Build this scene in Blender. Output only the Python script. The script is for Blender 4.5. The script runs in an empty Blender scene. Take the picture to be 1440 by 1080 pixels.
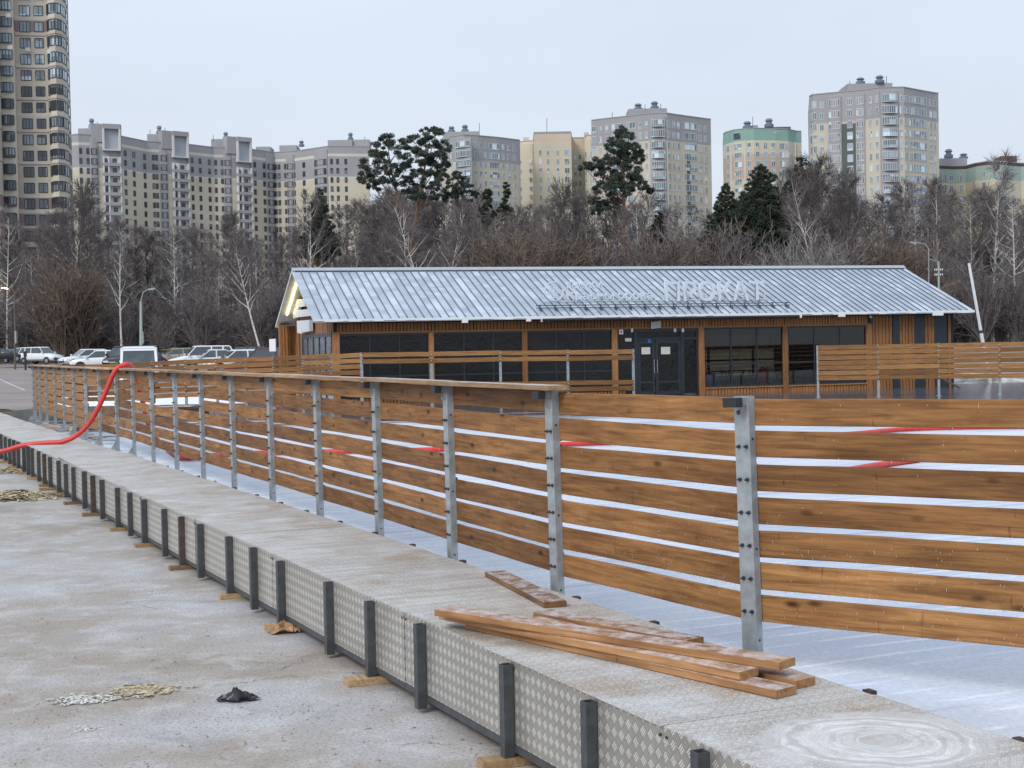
EXPOSURE = 0.30
import bpy, math, random
from mathutils import Matrix, Vector, noise as mnoise
R = math.radians
rnd = random.Random(7)
scene = bpy.context.scene
COL = scene.collection

# ------------------------------------------------------------------ camera
F = 2050.0
HC = 2.35
PITCH = math.atan(54 / F)
ROLL = 0.02
f_ = Vector((0, math.cos(PITCH), -math.sin(PITCH)))
r0 = Vector((1, 0, 0)); u0 = Vector((0, math.sin(PITCH), math.cos(PITCH)))
u_ = u0 * math.cos(ROLL) + r0 * math.sin(ROLL)
r_ = r0 * math.cos(ROLL) - u0 * math.sin(ROLL)
CP = Vector((0, 0, HC))
cam = bpy.data.cameras.new('camera'); camo = bpy.data.objects.new('camera', cam); COL.objects.link(camo)
m = Matrix.Identity(4)
for i in range(3):
    m[i][0] = r_[i]; m[i][1] = u_[i]; m[i][2] = -f_[i]; m[i][3] = CP[i]
camo.matrix_world = m
cam.sensor_fit = 'HORIZONTAL'; cam.sensor_width = 36; cam.lens = F / 1440 * 36
cam.clip_start = .1; cam.clip_end = 5000
scene.camera = camo

def ray(px, py): return f_ * F + r_ * (px - 720) - u_ * (py - 540)
def PZ(px, py, z):
    d = ray(px, py); return CP + d * ((z - HC) / d.z)
def PY(px, py, Y):
    d = ray(px, py); return CP + d * (Y / d.y)
def proj(p):
    d = Vector(p) - CP; k = F / d.dot(f_)
    return 720 + d.dot(r_) * k, 540 - d.dot(u_) * k

# ------------------------------------------------------------------ mesh builder
class MB:
    def __init__(s): s.v = []; s.f = []; s.m = []
    def quad(s, a, b, c, d, mi=0):
        n = len(s.v); s.v += [tuple(a), tuple(b), tuple(c), tuple(d)]; s.f.append((n, n+1, n+2, n+3)); s.m.append(mi)
    def tri(s, a, b, c, mi=0):
        n = len(s.v); s.v += [tuple(a), tuple(b), tuple(c)]; s.f.append((n, n+1, n+2)); s.m.append(mi)
    def poly(s, pts, mi=0):
        n = len(s.v); s.v += [tuple(p) for p in pts]; s.f.append(tuple(range(n, n+len(pts)))); s.m.append(mi)
    def box(s, x0, x1, y0, y1, z0, z1, mi=0, M=None):
        n = len(s.v)
        c = [Vector((x, y, z)) for z in (z0, z1) for y in (y0, y1) for x in (x0, x1)]
        if M is not None: c = [M @ p for p in c]
        s.v += [tuple(p) for p in c]
        for q in ((0,2,3,1),(4,5,7,6),(0,1,5,4),(2,6,7,3),(0,4,6,2),(1,3,7,5)):
            s.f.append(tuple(n+i for i in q)); s.m.append(mi)
    def tube(s, pts, rs, n=6, mi=0, cap=True):
        pts = [Vector(p) for p in pts]
        if not isinstance(rs, (list, tuple)): rs = [rs]*len(pts)
        base = len(s.v); ref = None
        for i, p in enumerate(pts):
            a = pts[max(0, i-1)]; b = pts[min(len(pts)-1, i+1)]
            t = b-a
            if t.length < 1e-9: t = Vector((0,0,1))
            t.normalize()
            if ref is None: ref = Vector((0,0,1)) if abs(t.z) < .9 else Vector((1,0,0))
            x = ref - t*ref.dot(t)
            if x.length < 1e-4: x = t.orthogonal()
            x.normalize(); ref = x; y = t.cross(x)
            for k in range(n):
                an = 2*math.pi*k/n
                s.v.append(tuple(p + (x*math.cos(an)+y*math.sin(an))*rs[i]))
        for i in range(len(pts)-1):
            for k in range(n):
                a = base+i*n+k; b = base+i*n+(k+1) % n
                s.f.append((a, b, b+n, a+n)); s.m.append(mi)
        if cap:
            s.f.append(tuple(base+k for k in reversed(range(n)))); s.m.append(mi)
            e = base+(len(pts)-1)*n; s.f.append(tuple(e+k for k in range(n))); s.m.append(mi)
    def prism(s, poly, z0, z1, mi=0, mtop=None, M=None):
        n = len(s.v); k = len(poly)
        vv = [Vector((p[0], p[1], z0)) for p in poly]+[Vector((p[0], p[1], z1)) for p in poly]
        if M is not None: vv = [M @ p for p in vv]
        s.v += [tuple(p) for p in vv]
        for i in range(k):
            j = (i+1) % k; s.f.append((n+i, n+j, n+k+j, n+k+i)); s.m.append(mi)
        s.f.append(tuple(n+i for i in reversed(range(k)))); s.m.append(mi)
        s.f.append(tuple(n+k+i for i in range(k))); s.m.append(mi if mtop is None else mtop)
    def mesh(s, name, mats, smooth=False):
        me = bpy.data.meshes.new(name); me.from_pydata(s.v, [], s.f)
        if not isinstance(mats, (list, tuple)): mats = [mats]
        for x in mats: me.materials.append(x)
        if len(mats) > 1: me.polygons.foreach_set('material_index', s.m)
        if smooth: me.polygons.foreach_set('use_smooth', [True]*len(s.f))
        me.update(); return me

def obj(name, me, mats=None, parent=None, M=None, smooth=False, stuff=False):
    if isinstance(me, MB): me = me.mesh(name, mats, smooth)
    o = bpy.data.objects.new(name, me); COL.objects.link(o)
    if parent is not None: o.parent = parent
    if M is not None: o.matrix_basis = M
    if stuff: o['kind'] = 'stuff'
    return o
def tag(o, label, cat, group=None, kind=None):
    if label: o['label'] = label
    if cat: o['category'] = cat
    if group: o['group'] = group
    if kind: o['kind'] = kind
    return o
def thing(name, label, cat, loc=(0,0,0), rz=0, group=None):
    o = bpy.data.objects.new(name, None); COL.objects.link(o)
    o.location = loc; o.rotation_euler = (0, 0, rz); o.empty_display_size = .2
    return tag(o, label, cat, group)
def struct(name, mb, mat, smooth=False):
    o = obj(name, mb, mat, smooth=smooth); o['kind'] = 'structure'; return o
def frame(origin, xdir, zdir=(0,0,1)):
    x = Vector(xdir).normalized(); z = Vector(zdir); y = z.cross(x).normalized(); z = x.cross(y)
    M = Matrix.Identity(4)
    for i in range(3): M[i][0] = x[i]; M[i][1] = y[i]; M[i][2] = z[i]; M[i][3] = origin[i]
    return M

# ------------------------------------------------------------------ materials
class NT:
    def __init__(s, name):
        s.mat = bpy.data.materials.new(name); s.mat.use_nodes = True
        s.t = s.mat.node_tree; s.p = s.t.nodes['Principled BSDF']
    def n(s, typ, **kw):
        nd = s.t.nodes.new(typ)
        for k, v in kw.items():
            if k.startswith('i_'):
                nd.inputs[k[2:].replace('_', ' ')].default_value = v
            else: setattr(nd, k, v)
        return nd
    def l(s, a, b): s.t.links.new(a, b)
    def coord(s, scale=(1,1,1), kind='Object', rnd_off=False):
        c = s.n('ShaderNodeTexCoord'); mp = s.n('ShaderNodeMapping'); s.l(c.outputs[kind], mp.inputs['Vector'])
        mp.inputs['Scale'].default_value = scale
        if rnd_off:
            oi = s.n('ShaderNodeObjectInfo'); mm = s.n('ShaderNodeMath', operation='MULTIPLY'); mm.inputs[1].default_value = 97.0
            s.l(oi.outputs['Random'], mm.inputs[0]); cb = s.n('ShaderNodeCombineXYZ')
            s.l(mm.outputs[0], cb.inputs[0]); s.l(mm.outputs[0], cb.inputs[1]); s.l(mm.outputs[0], cb.inputs[2]); s.l(cb.outputs[0], mp.inputs['Location'])
        return mp.outputs[0]
    def noise(s, vec, scale, detail=4, rough=.5, dist=0):
        nd = s.n('ShaderNodeTexNoise'); nd.inputs['Scale'].default_value = scale; nd.inputs['Detail'].default_value = detail
        nd.inputs['Roughness'].default_value = rough; nd.inputs['Distortion'].default_value = dist
        s.l(vec, nd.inputs['Vector']); return nd.outputs['Fac']
    def ramp(s, fac, stops, interp='LINEAR'):
        nd = s.n('ShaderNodeValToRGB'); e = nd.color_ramp.elements; nd.color_ramp.interpolation = interp
        while len(e) < len(stops): e.new(.5)
        for el, (p, c) in zip(e, stops):
            el.position = p; el.color = (c, c, c, 1) if isinstance(c, (int, float)) else (*c, 1)
        s.l(fac, nd.inputs['Fac']); return nd.outputs['Color']
    def mix(s, fac, a, b, mode='MIX'):
        nd = s.n('ShaderNodeMix', data_type='RGBA', blend_type=mode)
        for sock, v in ((nd.inputs[0], fac), (nd.inputs[6], a), (nd.inputs[7], b)):
            if isinstance(v, (int, float)): sock.default_value = v
            elif isinstance(v, tuple): sock.default_value = (*v, 1)
            else: s.l(v, sock)
        return nd.outputs[2]
    def math(s, op, a, b=0.0):
        nd = s.n('ShaderNodeMath', operation=op)
        for sock, v in ((nd.inputs[0], a), (nd.inputs[1], b)):
            if isinstance(v, (int, float)): sock.default_value = v
            else: s.l(v, sock)
        return nd.outputs[0]
    def col(s, c):
        if isinstance(c, tuple): s.p.inputs['Base Color'].default_value = (*c, 1)
        else: s.l(c, s.p.inputs['Base Color'])
    def rough(s, v):
        if isinstance(v, (int, float)): s.p.inputs['Roughness'].default_value = v
        else: s.l(v, s.p.inputs['Roughness'])
    def bump(s, h, strength=.3, dist=.01):
        b = s.n('ShaderNodeBump'); b.inputs['Strength'].default_value = strength; b.inputs['Distance'].default_value = dist
        s.l(h, b.inputs['Height']); s.l(b.outputs[0], s.p.inputs['Normal'])

def plain(name, c, rough=.6, var=.15, scale=3.0, metal=0.0, emis=None, rnd_off=False):
    t = NT(name); v = t.coord(rnd_off=rnd_off)
    n = t.noise(v, scale, 5, .6)
    lo = tuple(x*(1-var) for x in c); hi = tuple(min(1, x*(1+var)) for x in c)
    t.col(t.ramp(n, [(.3, lo), (.7, hi)])); t.rough(rough); t.p.inputs['Metallic'].default_value = metal
    if emis:
        t.p.inputs['Emission Color'].default_value = (*emis[0], 1); t.p.inputs['Emission Strength'].default_value = emis[1]
    return t.mat

def wood(name, lo, hi, frost=.0, knots=True, along='x', grain=1.0):
    t = NT(name)
    sc = {'x': (1, 16, 16), 'z': (16, 16, 1)}[along]
    v = t.coord(sc, rnd_off=True)
    g = t.noise(v, 2.2*grain, 8, .62, .6)
    c = t.ramp(g, [(.32, lo), (.5, tuple((a+b)/2 for a, b in zip(lo, hi))), (.68, hi)])
    oi = t.n('ShaderNodeObjectInfo')
    tone = t.ramp(oi.outputs['Random'], [(0, (.60, .58, .58)), (.35, (.85, .84, .84)), (.7, (1.0, 1.0, 1.02)), (1, (1.22, 1.26, 1.32))])
    c = t.mix(1.0, c, tone, 'MULTIPLY')
    if knots:
        v2 = t.coord((1.0, 3, 2.2) if along == 'x' else (3, 3, 1), rnd_off=True)
        vo = t.n('ShaderNodeTexVoronoi'); vo.inputs['Scale'].default_value = 2.6; vo.inputs['Randomness'].default_value = 1; t.l(v2, vo.inputs['Vector'])
        k = t.ramp(vo.outputs['Distance'], [(.05, .0), (.17, 1.0)])
        c = t.mix(1.0, c, t.mix(k, (.22, .15, .12), (1.0, 1.0, 1.0)), 'MULTIPLY')
        v3 = t.coord((13, 1, 1.5) if along == 'x' else (1, 1, 7), rnd_off=True)
        cr = t.noise(v3, 3.0, 4, .7, .6)
        ck = t.ramp(cr, [(.30, .0), (.35, 1.0)])
        c = t.mix(1.0, c, t.mix(ck, (.50, .43, .38), (1.0, 1.0, 1.0)), 'MULTIPLY')
        v4 = t.coord((.7, 1, 2), rnd_off=True)
        bl = t.ramp(t.noise(v4, 2.0, 4, .6), [(.3, (.62, .57, .53)), (.5, (.92, .90, .88)), (.7, (1.15, 1.16, 1.18))])
        c = t.mix(1.0, c, bl, 'MULTIPLY')
    if frost > 0:
        geo = t.n('ShaderNodeNewGeometry'); sx = t.n('ShaderNodeSeparateXYZ'); t.l(geo.outputs['Normal'], sx.inputs[0])
        up = t.ramp(sx.outputs['Z'], [(.6, 0.0), (.9, 1.0)])
        v5 = t.coord((1.2, 1.2, 1.2), rnd_off=True)
        fn = t.ramp(t.noise(v5, 9, 8, .75), [(.40, 0.0), (.62, frost)])
        c = t.mix(t.math('MULTIPLY', up, fn), c, (.68, .66, .70))
    t.col(c); t.rough(.62); t.bump(g, .35, .004)
    t.p.inputs['Specular IOR Level'].default_value = .3
    return t.mat

def tread_nodes(t, vec, cell):
    """five-bar tread pattern; returns height factor"""
    sp = t.n('ShaderNodeSeparateXYZ'); t.l(vec, sp.inputs[0])
    return sp

def tread(name, axes, base, hi, frost_map=None):
    t = NT(name); c = t.n('ShaderNodeTexCoord'); sp = t.n('ShaderNodeSeparateXYZ'); t.l(c.outputs['Object'], sp.inputs[0])
    u = sp.outputs[axes[0]]; v = sp.outputs[axes[1]]
    cell = .070
    a = t.math('DIVIDE', t.math('ADD', u, t.math('MULTIPLY', v, 1.0)), cell); b = t.math('DIVIDE', t.math('SUBTRACT', u, t.math('MULTIPLY', v, 1.0)), cell)
    chk = t.math('MODULO', t.math('ABSOLUTE', t.math('ADD', t.math('FLOOR', a), t.math('FLOOR', b))), 2.0)
    sa = t.math('SINE', t.math('MULTIPLY', a, 2*math.pi*4)); sb = t.math('SINE', t.math('MULTIPLY', b, 2*math.pi*4))
    def cellmask(x):
        fr = t.math('FRACT', x); return t.math('MULTIPLY', t.math('GREATER_THAN', fr, .1), t.math('LESS_THAN', fr, .9))
    msk = t.math('MULTIPLY', cellmask(a), cellmask(b))
    st = t.math('ADD', t.math('MULTIPLY', sa, chk), t.math('MULTIPLY', sb, t.math('SUBTRACT', 1.0, chk)))
    h = t.math('MULTIPLY', t.math('GREATER_THAN', st, .25), msk)
    msk = t.math('ADD', t.math('MULTIPLY', msk, .0), 1.0)
    return t, h, chk, msk

def mk_side_plate():
    t, h, chk, msk = tread('tread_plate', ('X', 'Z'), None, None)
    v = t.coord((1, 1, 1)); n = t.noise(v, 2.5, 6, .65)
    base = t.ramp(n, [(.3, (.36, .335, .30)), (.7, (.52, .50, .46))])
    c = t.mix(t.math('MULTIPLY', t.math('MULTIPLY', t.math('SUBTRACT', 1.0, chk), 1.0), .42), base, (.20, .19, .17))
    c = t.mix(t.math('MULTIPLY', h, t.math('ADD', t.math('MULTIPLY', chk, .6), .25)), c, (.95, .94, .91))
    n2 = t.noise(v, 14, 6, .7); c = t.mix(t.ramp(n2, [(.55, 0.0), (.75, .45)]), c, (.30, .24, .18))
    t.col(c); t.p.inputs['Metallic'].default_value = .55; t.rough(t.ramp(n, [(.3, .35), (.7, .55)])); t.bump(h, .8, .003)
    return t.mat
def mk_deck():
    t, h, chk, msk = tread('frosted_tread_plate', ('X', 'Y'), None, None)
    v = t.coord((1, 1, 1)); n = t.noise(v, 1.1, 7, .62)
    base = t.ramp(n, [(.28, (.28, .265, .245)), (.5, (.42, .405, .38)), (.72, (.57, .57, .57))])
    c = t.mix(t.math('MULTIPLY', t.math('MULTIPLY', chk, msk), .30), base, (.62, .60, .57))
    c = t.mix(t.math('MULTIPLY', h, .5), c, (.84, .83, .81))
    # worn transverse streaks
    vs = t.coord((7, .5, 1)); ns = t.noise(vs, 1.6, 5, .6)
    c = t.mix(t.ramp(ns, [(.42, 0.0), (.62, .5)]), c, (.27, .245, .21))
    # ochre dirt stains
    vd = t.coord((.8, 1.1, 1)); nd = t.noise(vd, 1.7, 5, .6, .3)
    c = t.mix(t.ramp(nd, [(.50, 0.0), (.66, .75)]), c, (.34, .25, .16))
    # frost patches
    nf = t.noise(v, 1.9, 8, .7); c = t.mix(t.ramp(nf, [(.50, 0.0), (.68, .62)]), c, (.68, .70, .74))
    nf2 = t.noise(v, 60, 3, .7); c = t.mix(t.ramp(nf2, [(.50, 0.0), (.66, .7)]), c, (.80, .81, .82))
    # swirled wear ring
    cc = t.n('ShaderNodeTexCoord'); mp = t.n('ShaderNodeMapping'); t.l(cc.outputs['Object'], mp.inputs['Vector'])
    mp.inputs['Location'].default_value = (-RING[0], -RING[1], -RING[2])
    ln = t.n('ShaderNodeVectorMath', operation='LENGTH'); t.l(mp.outputs[0], ln.inputs[0]); d = ln.outputs['Value']
    dn = t.math('ADD', d, t.math('SUBTRACT', t.math('MULTIPLY', t.noise(v, 3.2, 6, .65), .17), .07))
    cb = t.n('ShaderNodeCombineXYZ'); t.l(t.math('MULTIPLY', t.math('MAXIMUM', dn, .09), 20.0), cb.inputs[0])
    t.l(t.math('MULTIPLY', t.noise(v, 3, 2), 1.6), cb.inputs[1])
    rn = t.noise(cb.outputs[0], 1.0, 6, .75)
    rc = t.ramp(rn, [(.3, (.40, .38, .35)), (.5, (.62, .62, .62)), (.62, (.88, .88, .90))])
    rm = t.math('MULTIPLY', t.ramp(dn, [(.47, .9), (.53, 0.0)]), t.ramp(t.noise(v, 7, 6, .75), [(.32, .25), (.5, 1.0)]))
    c = t.mix(rm, c, rc)
    t.col(c); t.p.inputs['Metallic'].default_value = .12; t.rough(.55); t.bump(h, .5, .002)
    return t.mat

def mk_ground():
    t = NT('frosty_concrete'); v = t.coord()
    n = t.noise(v, .42, 8, .62, .25)
    c = t.ramp(n, [(.34, (.27, .225, .18)), (.45, (.37, .325, .28)), (.54, (.42, .40, .39)), (.68, (.52, .53, .57))])
    n1 = t.noise(v, 2.2, 9, .72, .4); c = t.mix(t.ramp(n1, [(.48, 0.0), (.66, .55)]), c, (.65, .65, .67))
    n2 = t.noise(v, 1.3, 6, .7, .8); c = t.mix(t.ramp(n2, [(.56, 0.0), (.66, .65)]), c, (.25, .25, .27))
    n3 = t.noise(v, 45, 5, .75); c = t.mix(t.ramp(n3, [(.38, .75), (.50, 0.0)]), c, (.15, .13, .11))
    n4 = t.noise(v, 160, 2, .7); c = t.mix(t.ramp(n4, [(.57, 0.0), (.66, .6)]), c, (.70, .70, .71))
    sp = t.n('ShaderNodeSeparateXYZ'); t.l(v, sp.inputs[0])
    far = t.ramp(t.math('DIVIDE', sp.outputs['Y'], 100.0), [(.47, 0.0), (.50, 1.0)])
    nl = t.noise(v, .25, 6, .65); lot = t.ramp(nl, [(.3, (.20, .165, .15)), (.7, (.31, .265, .245))])
    c = t.mix(far, c, lot)
    wd = t.ramp(t.math('DIVIDE', sp.outputs['Y'], 400.0), [(.43, 0.0), (.46, 1.0)])
    c = t.mix(wd, c, (.07, .06, .045))
    t.col(c); t.rough(t.ramp(n2, [(.35, .75), (.7, .45)])); t.bump(n3, .35, .01)
    return t.mat
def mk_ice():
    t = NT('snowy_ice'); c0 = t.n('ShaderNodeTexCoord'); mp = t.n('ShaderNodeMapping'); t.l(c0.outputs['Object'], mp.inputs['Vector'])
    v = mp.outputs[0]
    n = t.noise(v, .5, 7, .6); c = t.ramp(n, [(.32, (.46, .53, .66)), (.55, (.64, .69, .79)), (.7, (.76, .80, .87))])
    rot = t.n('ShaderNodeVectorRotate', rotation_type='Z_AXIS'); rot.inputs['Angle'].default_value = R(-24); t.l(v, rot.inputs['Vector'])
    sp = t.n('ShaderNodeSeparateXYZ'); t.l(rot.outputs[0], sp.inputs[0])
    ph = t.math('ADD', t.math('MULTIPLY', sp.outputs['Y'], 2*math.pi/.27), t.math('MULTIPLY', t.noise(v, .8, 3), 3.0))
    s = t.math('SINE', ph); nm = t.ramp(t.noise(v, 1.4, 5, .6), [(.42, 0.0), (.6, .75)])
    c = t.mix(t.math('MULTIPLY', t.ramp(s, [(.75, 0.0), (.98, 1.0)]), nm), c, (.92, .94, .97))
    vd = t.n('ShaderNodeMapping'); t.l(rot.outputs[0], vd.inputs['Vector']); vd.inputs['Scale'].default_value = (.35, 3.2, 1)
    nd = t.noise(vd.outputs[0], 1.0, 5, .65); c = t.mix(t.ramp(nd, [(.54, 0.0), (.66, .65)]), c, (.30, .36, .49))
    g1 = t.noise(v, 26, 6, .75); c = t.mix(t.ramp(g1, [(.40, .45), (.52, 0.0)]), c, (.42, .48, .58)); c = t.mix(t.ramp(g1, [(.56, 0.0), (.7, .6)]), c, (.88, .90, .94)); t.bump(g1, .3, .01)
    sy = t.n('ShaderNodeSeparateXYZ'); t.l(v, sy.inputs[0])
    vw = t.n('ShaderNodeMapping'); t.l(v, vw.inputs['Vector']); vw.inputs['Scale'].default_value = (.25, .8, 1)
    wn = t.noise(vw.outputs[0], .9, 6, .6)
    wy = t.math('ADD', t.math('DIVIDE', sy.outputs['Y'], 60.0), t.math('MULTIPLY', wn, .35))
    wet = t.ramp(wy, [(.80, 0.0), (.86, 1.0)])
    c = t.mix(wet, c, (.10, .105, .12)); t.col(c)
    t.rough(t.ramp(wet, [(0.0, .42), (1.0, .12)])); return t.mat

def glassy(name, c, rough=.08, spec=.8, wr=0.0, cellvar=None):
    t = NT(name); v = t.coord(rnd_off=True)
    if cellvar:
        mp = t.coord((cellvar, cellvar, cellvar)); w = t.n('ShaderNodeTexWhiteNoise'); fl = t.n('ShaderNodeVectorMath', operation='FLOOR')
        t.l(mp, fl.inputs[0]); t.l(fl.outputs[0], w.inputs['Vector'])
        t.col(t.ramp(w.outputs['Value'], [(0.0, tuple(x*.45 for x in c)), (.6, c), (.85, tuple(min(1, x*1.6+.03) for x in c)), (1.0, tuple(min(1, x*2.4+.12) for x in c))]))  # random pane brightness painted in for varying sky reflection
    else:
        t.col(t.ramp(t.noise(v, 2, 4), [(.3, tuple(x*.7 for x in c)), (.7, tuple(x*1.3 for x in c))]))
    t.rough(rough); t.p.inputs['Specular IOR Level'].default_value = spec
    if wr > 0: t.bump(t.noise(v, 2.4, 3, .5, 2.5), wr, .05)
    return t.mat
# ------------------------------------------------------------------ world and sun
w = bpy.data.worlds.new('World'); scene.world = w; w.use_nodes = True
nt = w.node_tree; bg = nt.nodes['Background']; sky = nt.nodes.new('ShaderNodeTexSky')
sky.sky_type = 'NISHITA'; sky.sun_disc = False; SE, SR = R(38), R(215)
sky.sun_elevation = SE; sky.sun_rotation = SR; sky.dust_density = 3; sky.air_density = 1
mx = nt.nodes.new('ShaderNodeMix'); mx.data_type = 'RGBA'; mx.inputs[0].default_value = .92
cg = nt.nodes.new('ShaderNodeTexCoord'); sp_ = nt.nodes.new('ShaderNodeSeparateXYZ'); nt.links.new(cg.outputs['Generated'], sp_.inputs[0])
rp = nt.nodes.new('ShaderNodeValToRGB'); nt.links.new(sp_.outputs['Z'], rp.inputs['Fac'])
cn = nt.nodes.new('ShaderNodeTexNoise'); cn.inputs['Scale'].default_value = 3.0; cn.inputs['Detail'].default_value = 5
mpp = nt.nodes.new('ShaderNodeMapping'); mpp.inputs['Scale'].default_value = (1, 1, 4); nt.links.new(cg.outputs['Generated'], mpp.inputs['Vector']); nt.links.new(mpp.outputs[0], cn.inputs['Vector'])
e = rp.color_ramp.elements; e[0].position = 0; e[0].color = (6.05, 6.6, 7.5, 1); e[1].position = .5; e[1].color = (6.65, 7.5, 8.7, 1)
sc_ = nt.nodes.new('ShaderNodeMix'); sc_.data_type = 'RGBA'; sc_.blend_type = 'MULTIPLY'; sc_.inputs[0].default_value = 1.0
rr = nt.nodes.new('ShaderNodeValToRGB'); rr.color_ramp.elements[0].position = .3; rr.color_ramp.elements[0].color = (.94, .94, .95, 1); rr.color_ramp.elements[1].position = .7; rr.color_ramp.elements[1].color = (1.02, 1.02, 1.02, 1)
nt.links.new(cn.outputs['Fac'], rr.inputs['Fac']); nt.links.new(rp.outputs['Color'], sc_.inputs[6]); nt.links.new(rr.outputs['Color'], sc_.inputs[7])
nt.links.new(sky.outputs[0], mx.inputs[6]); nt.links.new(sc_.outputs[2], mx.inputs[7]); nt.links.new(mx.outputs[2], bg.inputs['Color'])
bg.inputs['Strength'].default_value = .1
sl = bpy.data.lights.new('sun', 'SUN'); sl.energy = 1.5; sl.angle = R(20); sl.color = (1, .96, .9)
so = bpy.data.objects.new('sun', sl); COL.objects.link(so)
# light comes from behind and left of the camera
sd = Vector((math.sin(SR)*math.cos(SE), math.cos(SR)*math.cos(SE), math.sin(SE)))
so.rotation_euler = sd.to_track_quat('Z', 'Y').to_euler(); so.location = (0, 0, 50)
scene.view_settings.view_transform = 'Standard'; scene.view_settings.look = 'None'
scene.view_settings.exposure = EXPOSURE if 'EXPOSURE' in globals() else 0.0; scene.view_settings.gamma = 1

# ------------------------------------------------------------------ shared layout
ZD, ZR = .60, .38                      # deck and rink surface heights
PHI = math.atan2(.9067, -.4217)
DO = Vector((2.3606, 3.0, 0))          # near edge of the walkway, its closest end
VD = Vector((-.4217, .9067, 0)); ND = Vector((-.9067, -.4217, 0))
def deck_local(p):
    q = Vector(p) - DO; return Vector((q.dot(VD), q.dot(ND), p[2]))
RING = deck_local(PZ(1235, 1041, ZD))
def gz(Y):
    for (a, za), (b, zb) in (((-99, 0), (49, 0)), ((49, 0), (59, .25)), ((59, .25), (175, 1.35)), ((175, 1.35), (260, 2.0)), ((260, 2.0), (3000, 2.0))):
        if Y <= b: return za + (zb-za)*(Y-a)/(b-a)
    return 2.0

M_wood = wood('stained_board', (.16, .070, .021), (.40, .197, .070))
M_woodfar = wood('stained_board_rear', (.18, .083, .029), (.38, .20, .078), knots=False)
M_cap = wood('frosted_cap_plank', (.34, .20, .10), (.52, .36, .22), frost=.9)
M_plank = wood('loose_plank', (.24, .115, .045), (.46, .25, .115), frost=.75, grain=.8)
M_block = wood('pine_block', (.26, .16, .08), (.48, .33, .18), knots=False)
M_slat = wood('facade_slat', (.20, .085, .03), (.46, .22, .085), along='z', knots=False)
M_galv = plain('galvanised_steel', (.34, .37, .39), .45, .25, 9, metal=.35)
M_dsteel = plain('dark_painted_steel', (.055, .06, .065), .5, .35, 12)
M_rust = plain('rusty_steel', (.070, .050, .042), .75, .5, 9)
M_bolt = plain('bolt_steel', (.08, .08, .09), .4, .2, 30, metal=.6)
M_rub = plain('black_rubber', (.02, .021, .023), .55, .3, 10)
M_hose = plain('red_hose', (.62, .045, .035), .42, .18, 4)
M_ground = mk_ground(); M_ice = mk_ice(); M_deck = mk_deck(); M_plate = mk_side_plate()
M_icicle = plain('icicle', (.72, .74, .76), .15, .1, 30)
M_white = plain('white_paint', (.74, .75, .77), .5, .06, 3)
M_snow = plain('snow', (.80, .83, .88), .7, .06, 5)

# ------------------------------------------------------------------ ground, rink
mb = MB()
ys = [-60, -20, -5] + [x*3.0 for x in range(0, 17)] + [49, 54, 59, 80, 120, 175, 200, 260, 600, 2500]
ys = sorted(set(ys))
for a, b in zip(ys, ys[1:]):
    W0 = 2500 if b > 260 else 400
    mb.quad((-W0, a, gz(a)), (W0, a, gz(a)), (W0, b, gz(b)), (-W0, b, gz(b)))
struct('ground', mb, M_ground)

fence_pts = []
FX = {0: 1061, 1: 787, 2: 639, 3: 536, 4: 452, 5: 385, 6: 331, 7: 287.5, 8: 250, 9: 217, 10: 190, 11: 166.5, 12: 142.5, 13: 123, 14: 106, 15: 91.5, 16: 79, 17: 67, 18: 57.5, 19: 49}
for k in range(20):
    Y = 8.62 + 1.893*k
    if k >= 16: Y -= (k-15)*.05
    xr = FX[k]; p = PY(xr, proj((0, Y, 1.2))[1] + .0*(xr), Y)
    # keep lines smooth: iterate on height 1.2
    X = p.x
    for _ in range(4):
        px, py = proj((X, Y, 1.2)); X += (xr-px)*Y/F
    fence_pts.append(Vector((X, Y, ZR)))
Pm1 = Vector((3.12, 7.46, ZR)); Pm2 = Vector((5.0, 6.7, ZR)); Pm3 = Vector((7.0, 6.3, ZR))
NF = [Pm3, Pm2, Pm1] + fence_pts       # index 3 is the post nearest the camera inside the frame

def dedge(Y): return -.42-.465*(Y-11.78) + .06
mb = MB()
outline = [(dedge(1.0), 1.0), (dedge(50), 50.0), (-17.5, 55), (-9, 55), (24, 62), (45, 64), (45, 1.0)]
mb.prism([(x, y) for x, y in reversed(outline)], 0.05, ZR)
struct('rink_ice', mb, M_ice)

# ------------------------------------------------------------------ walkway beside the rink
deck = thing('walkway', 'long raised walkway of frosted tread plate running beside the rink fence', 'walkway', DO, PHI)
WD = 1.18; LD = 46.0
edges = [0]; 
while edges[-1] < LD: edges.append(min(LD, edges[-1] + 2.0))
for a, b in zip(edges, edges[1:]):
    mb = MB(); dz = rnd.uniform(-.006, .006) if a > 8 else 0; dy = rnd.uniform(-.014, .014)
    # sheet with thickness
    lift = (rnd.uniform(.0, .02) if a > 14 else 0)
    n = len(mb.v)
    for (x, y, z) in ((a+.009, .02+dy, ZD+dz), (b-.004, .02+dy, ZD+dz+lift), (b-.004, -WD+dy, ZD+dz+lift), (a+.004, -WD+dy, ZD+dz)):
        mb.v.append((x, y, z)); 
    for (x, y, z) in [tuple(q) for q in mb.v[n:n+4]]: mb.v.append((x, y, z-.006))
    for q in ((0,1,2,3),(7,6,5,4),(0,4,5,1),(1,5,6,2),(2,6,7,3),(3,7,4,0)): mb.f.append(tuple(n+i for i in q)); mb.m.append(0)
    obj('deck_plate', mb, M_deck, deck)
mb = MB()      # support frame below the plates
mb.box(0, LD, -.035, .0, ZD-.05, ZD-.012); mb.box(0, LD, -WD+.005, -WD+.045, ZD-.06, ZD-.012)
mb.box(0, LD, -.03, .012, .075, .115); mb.box(0, LD, -WD+.01, -WD+.05, .3, .34)
x = .5
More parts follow.
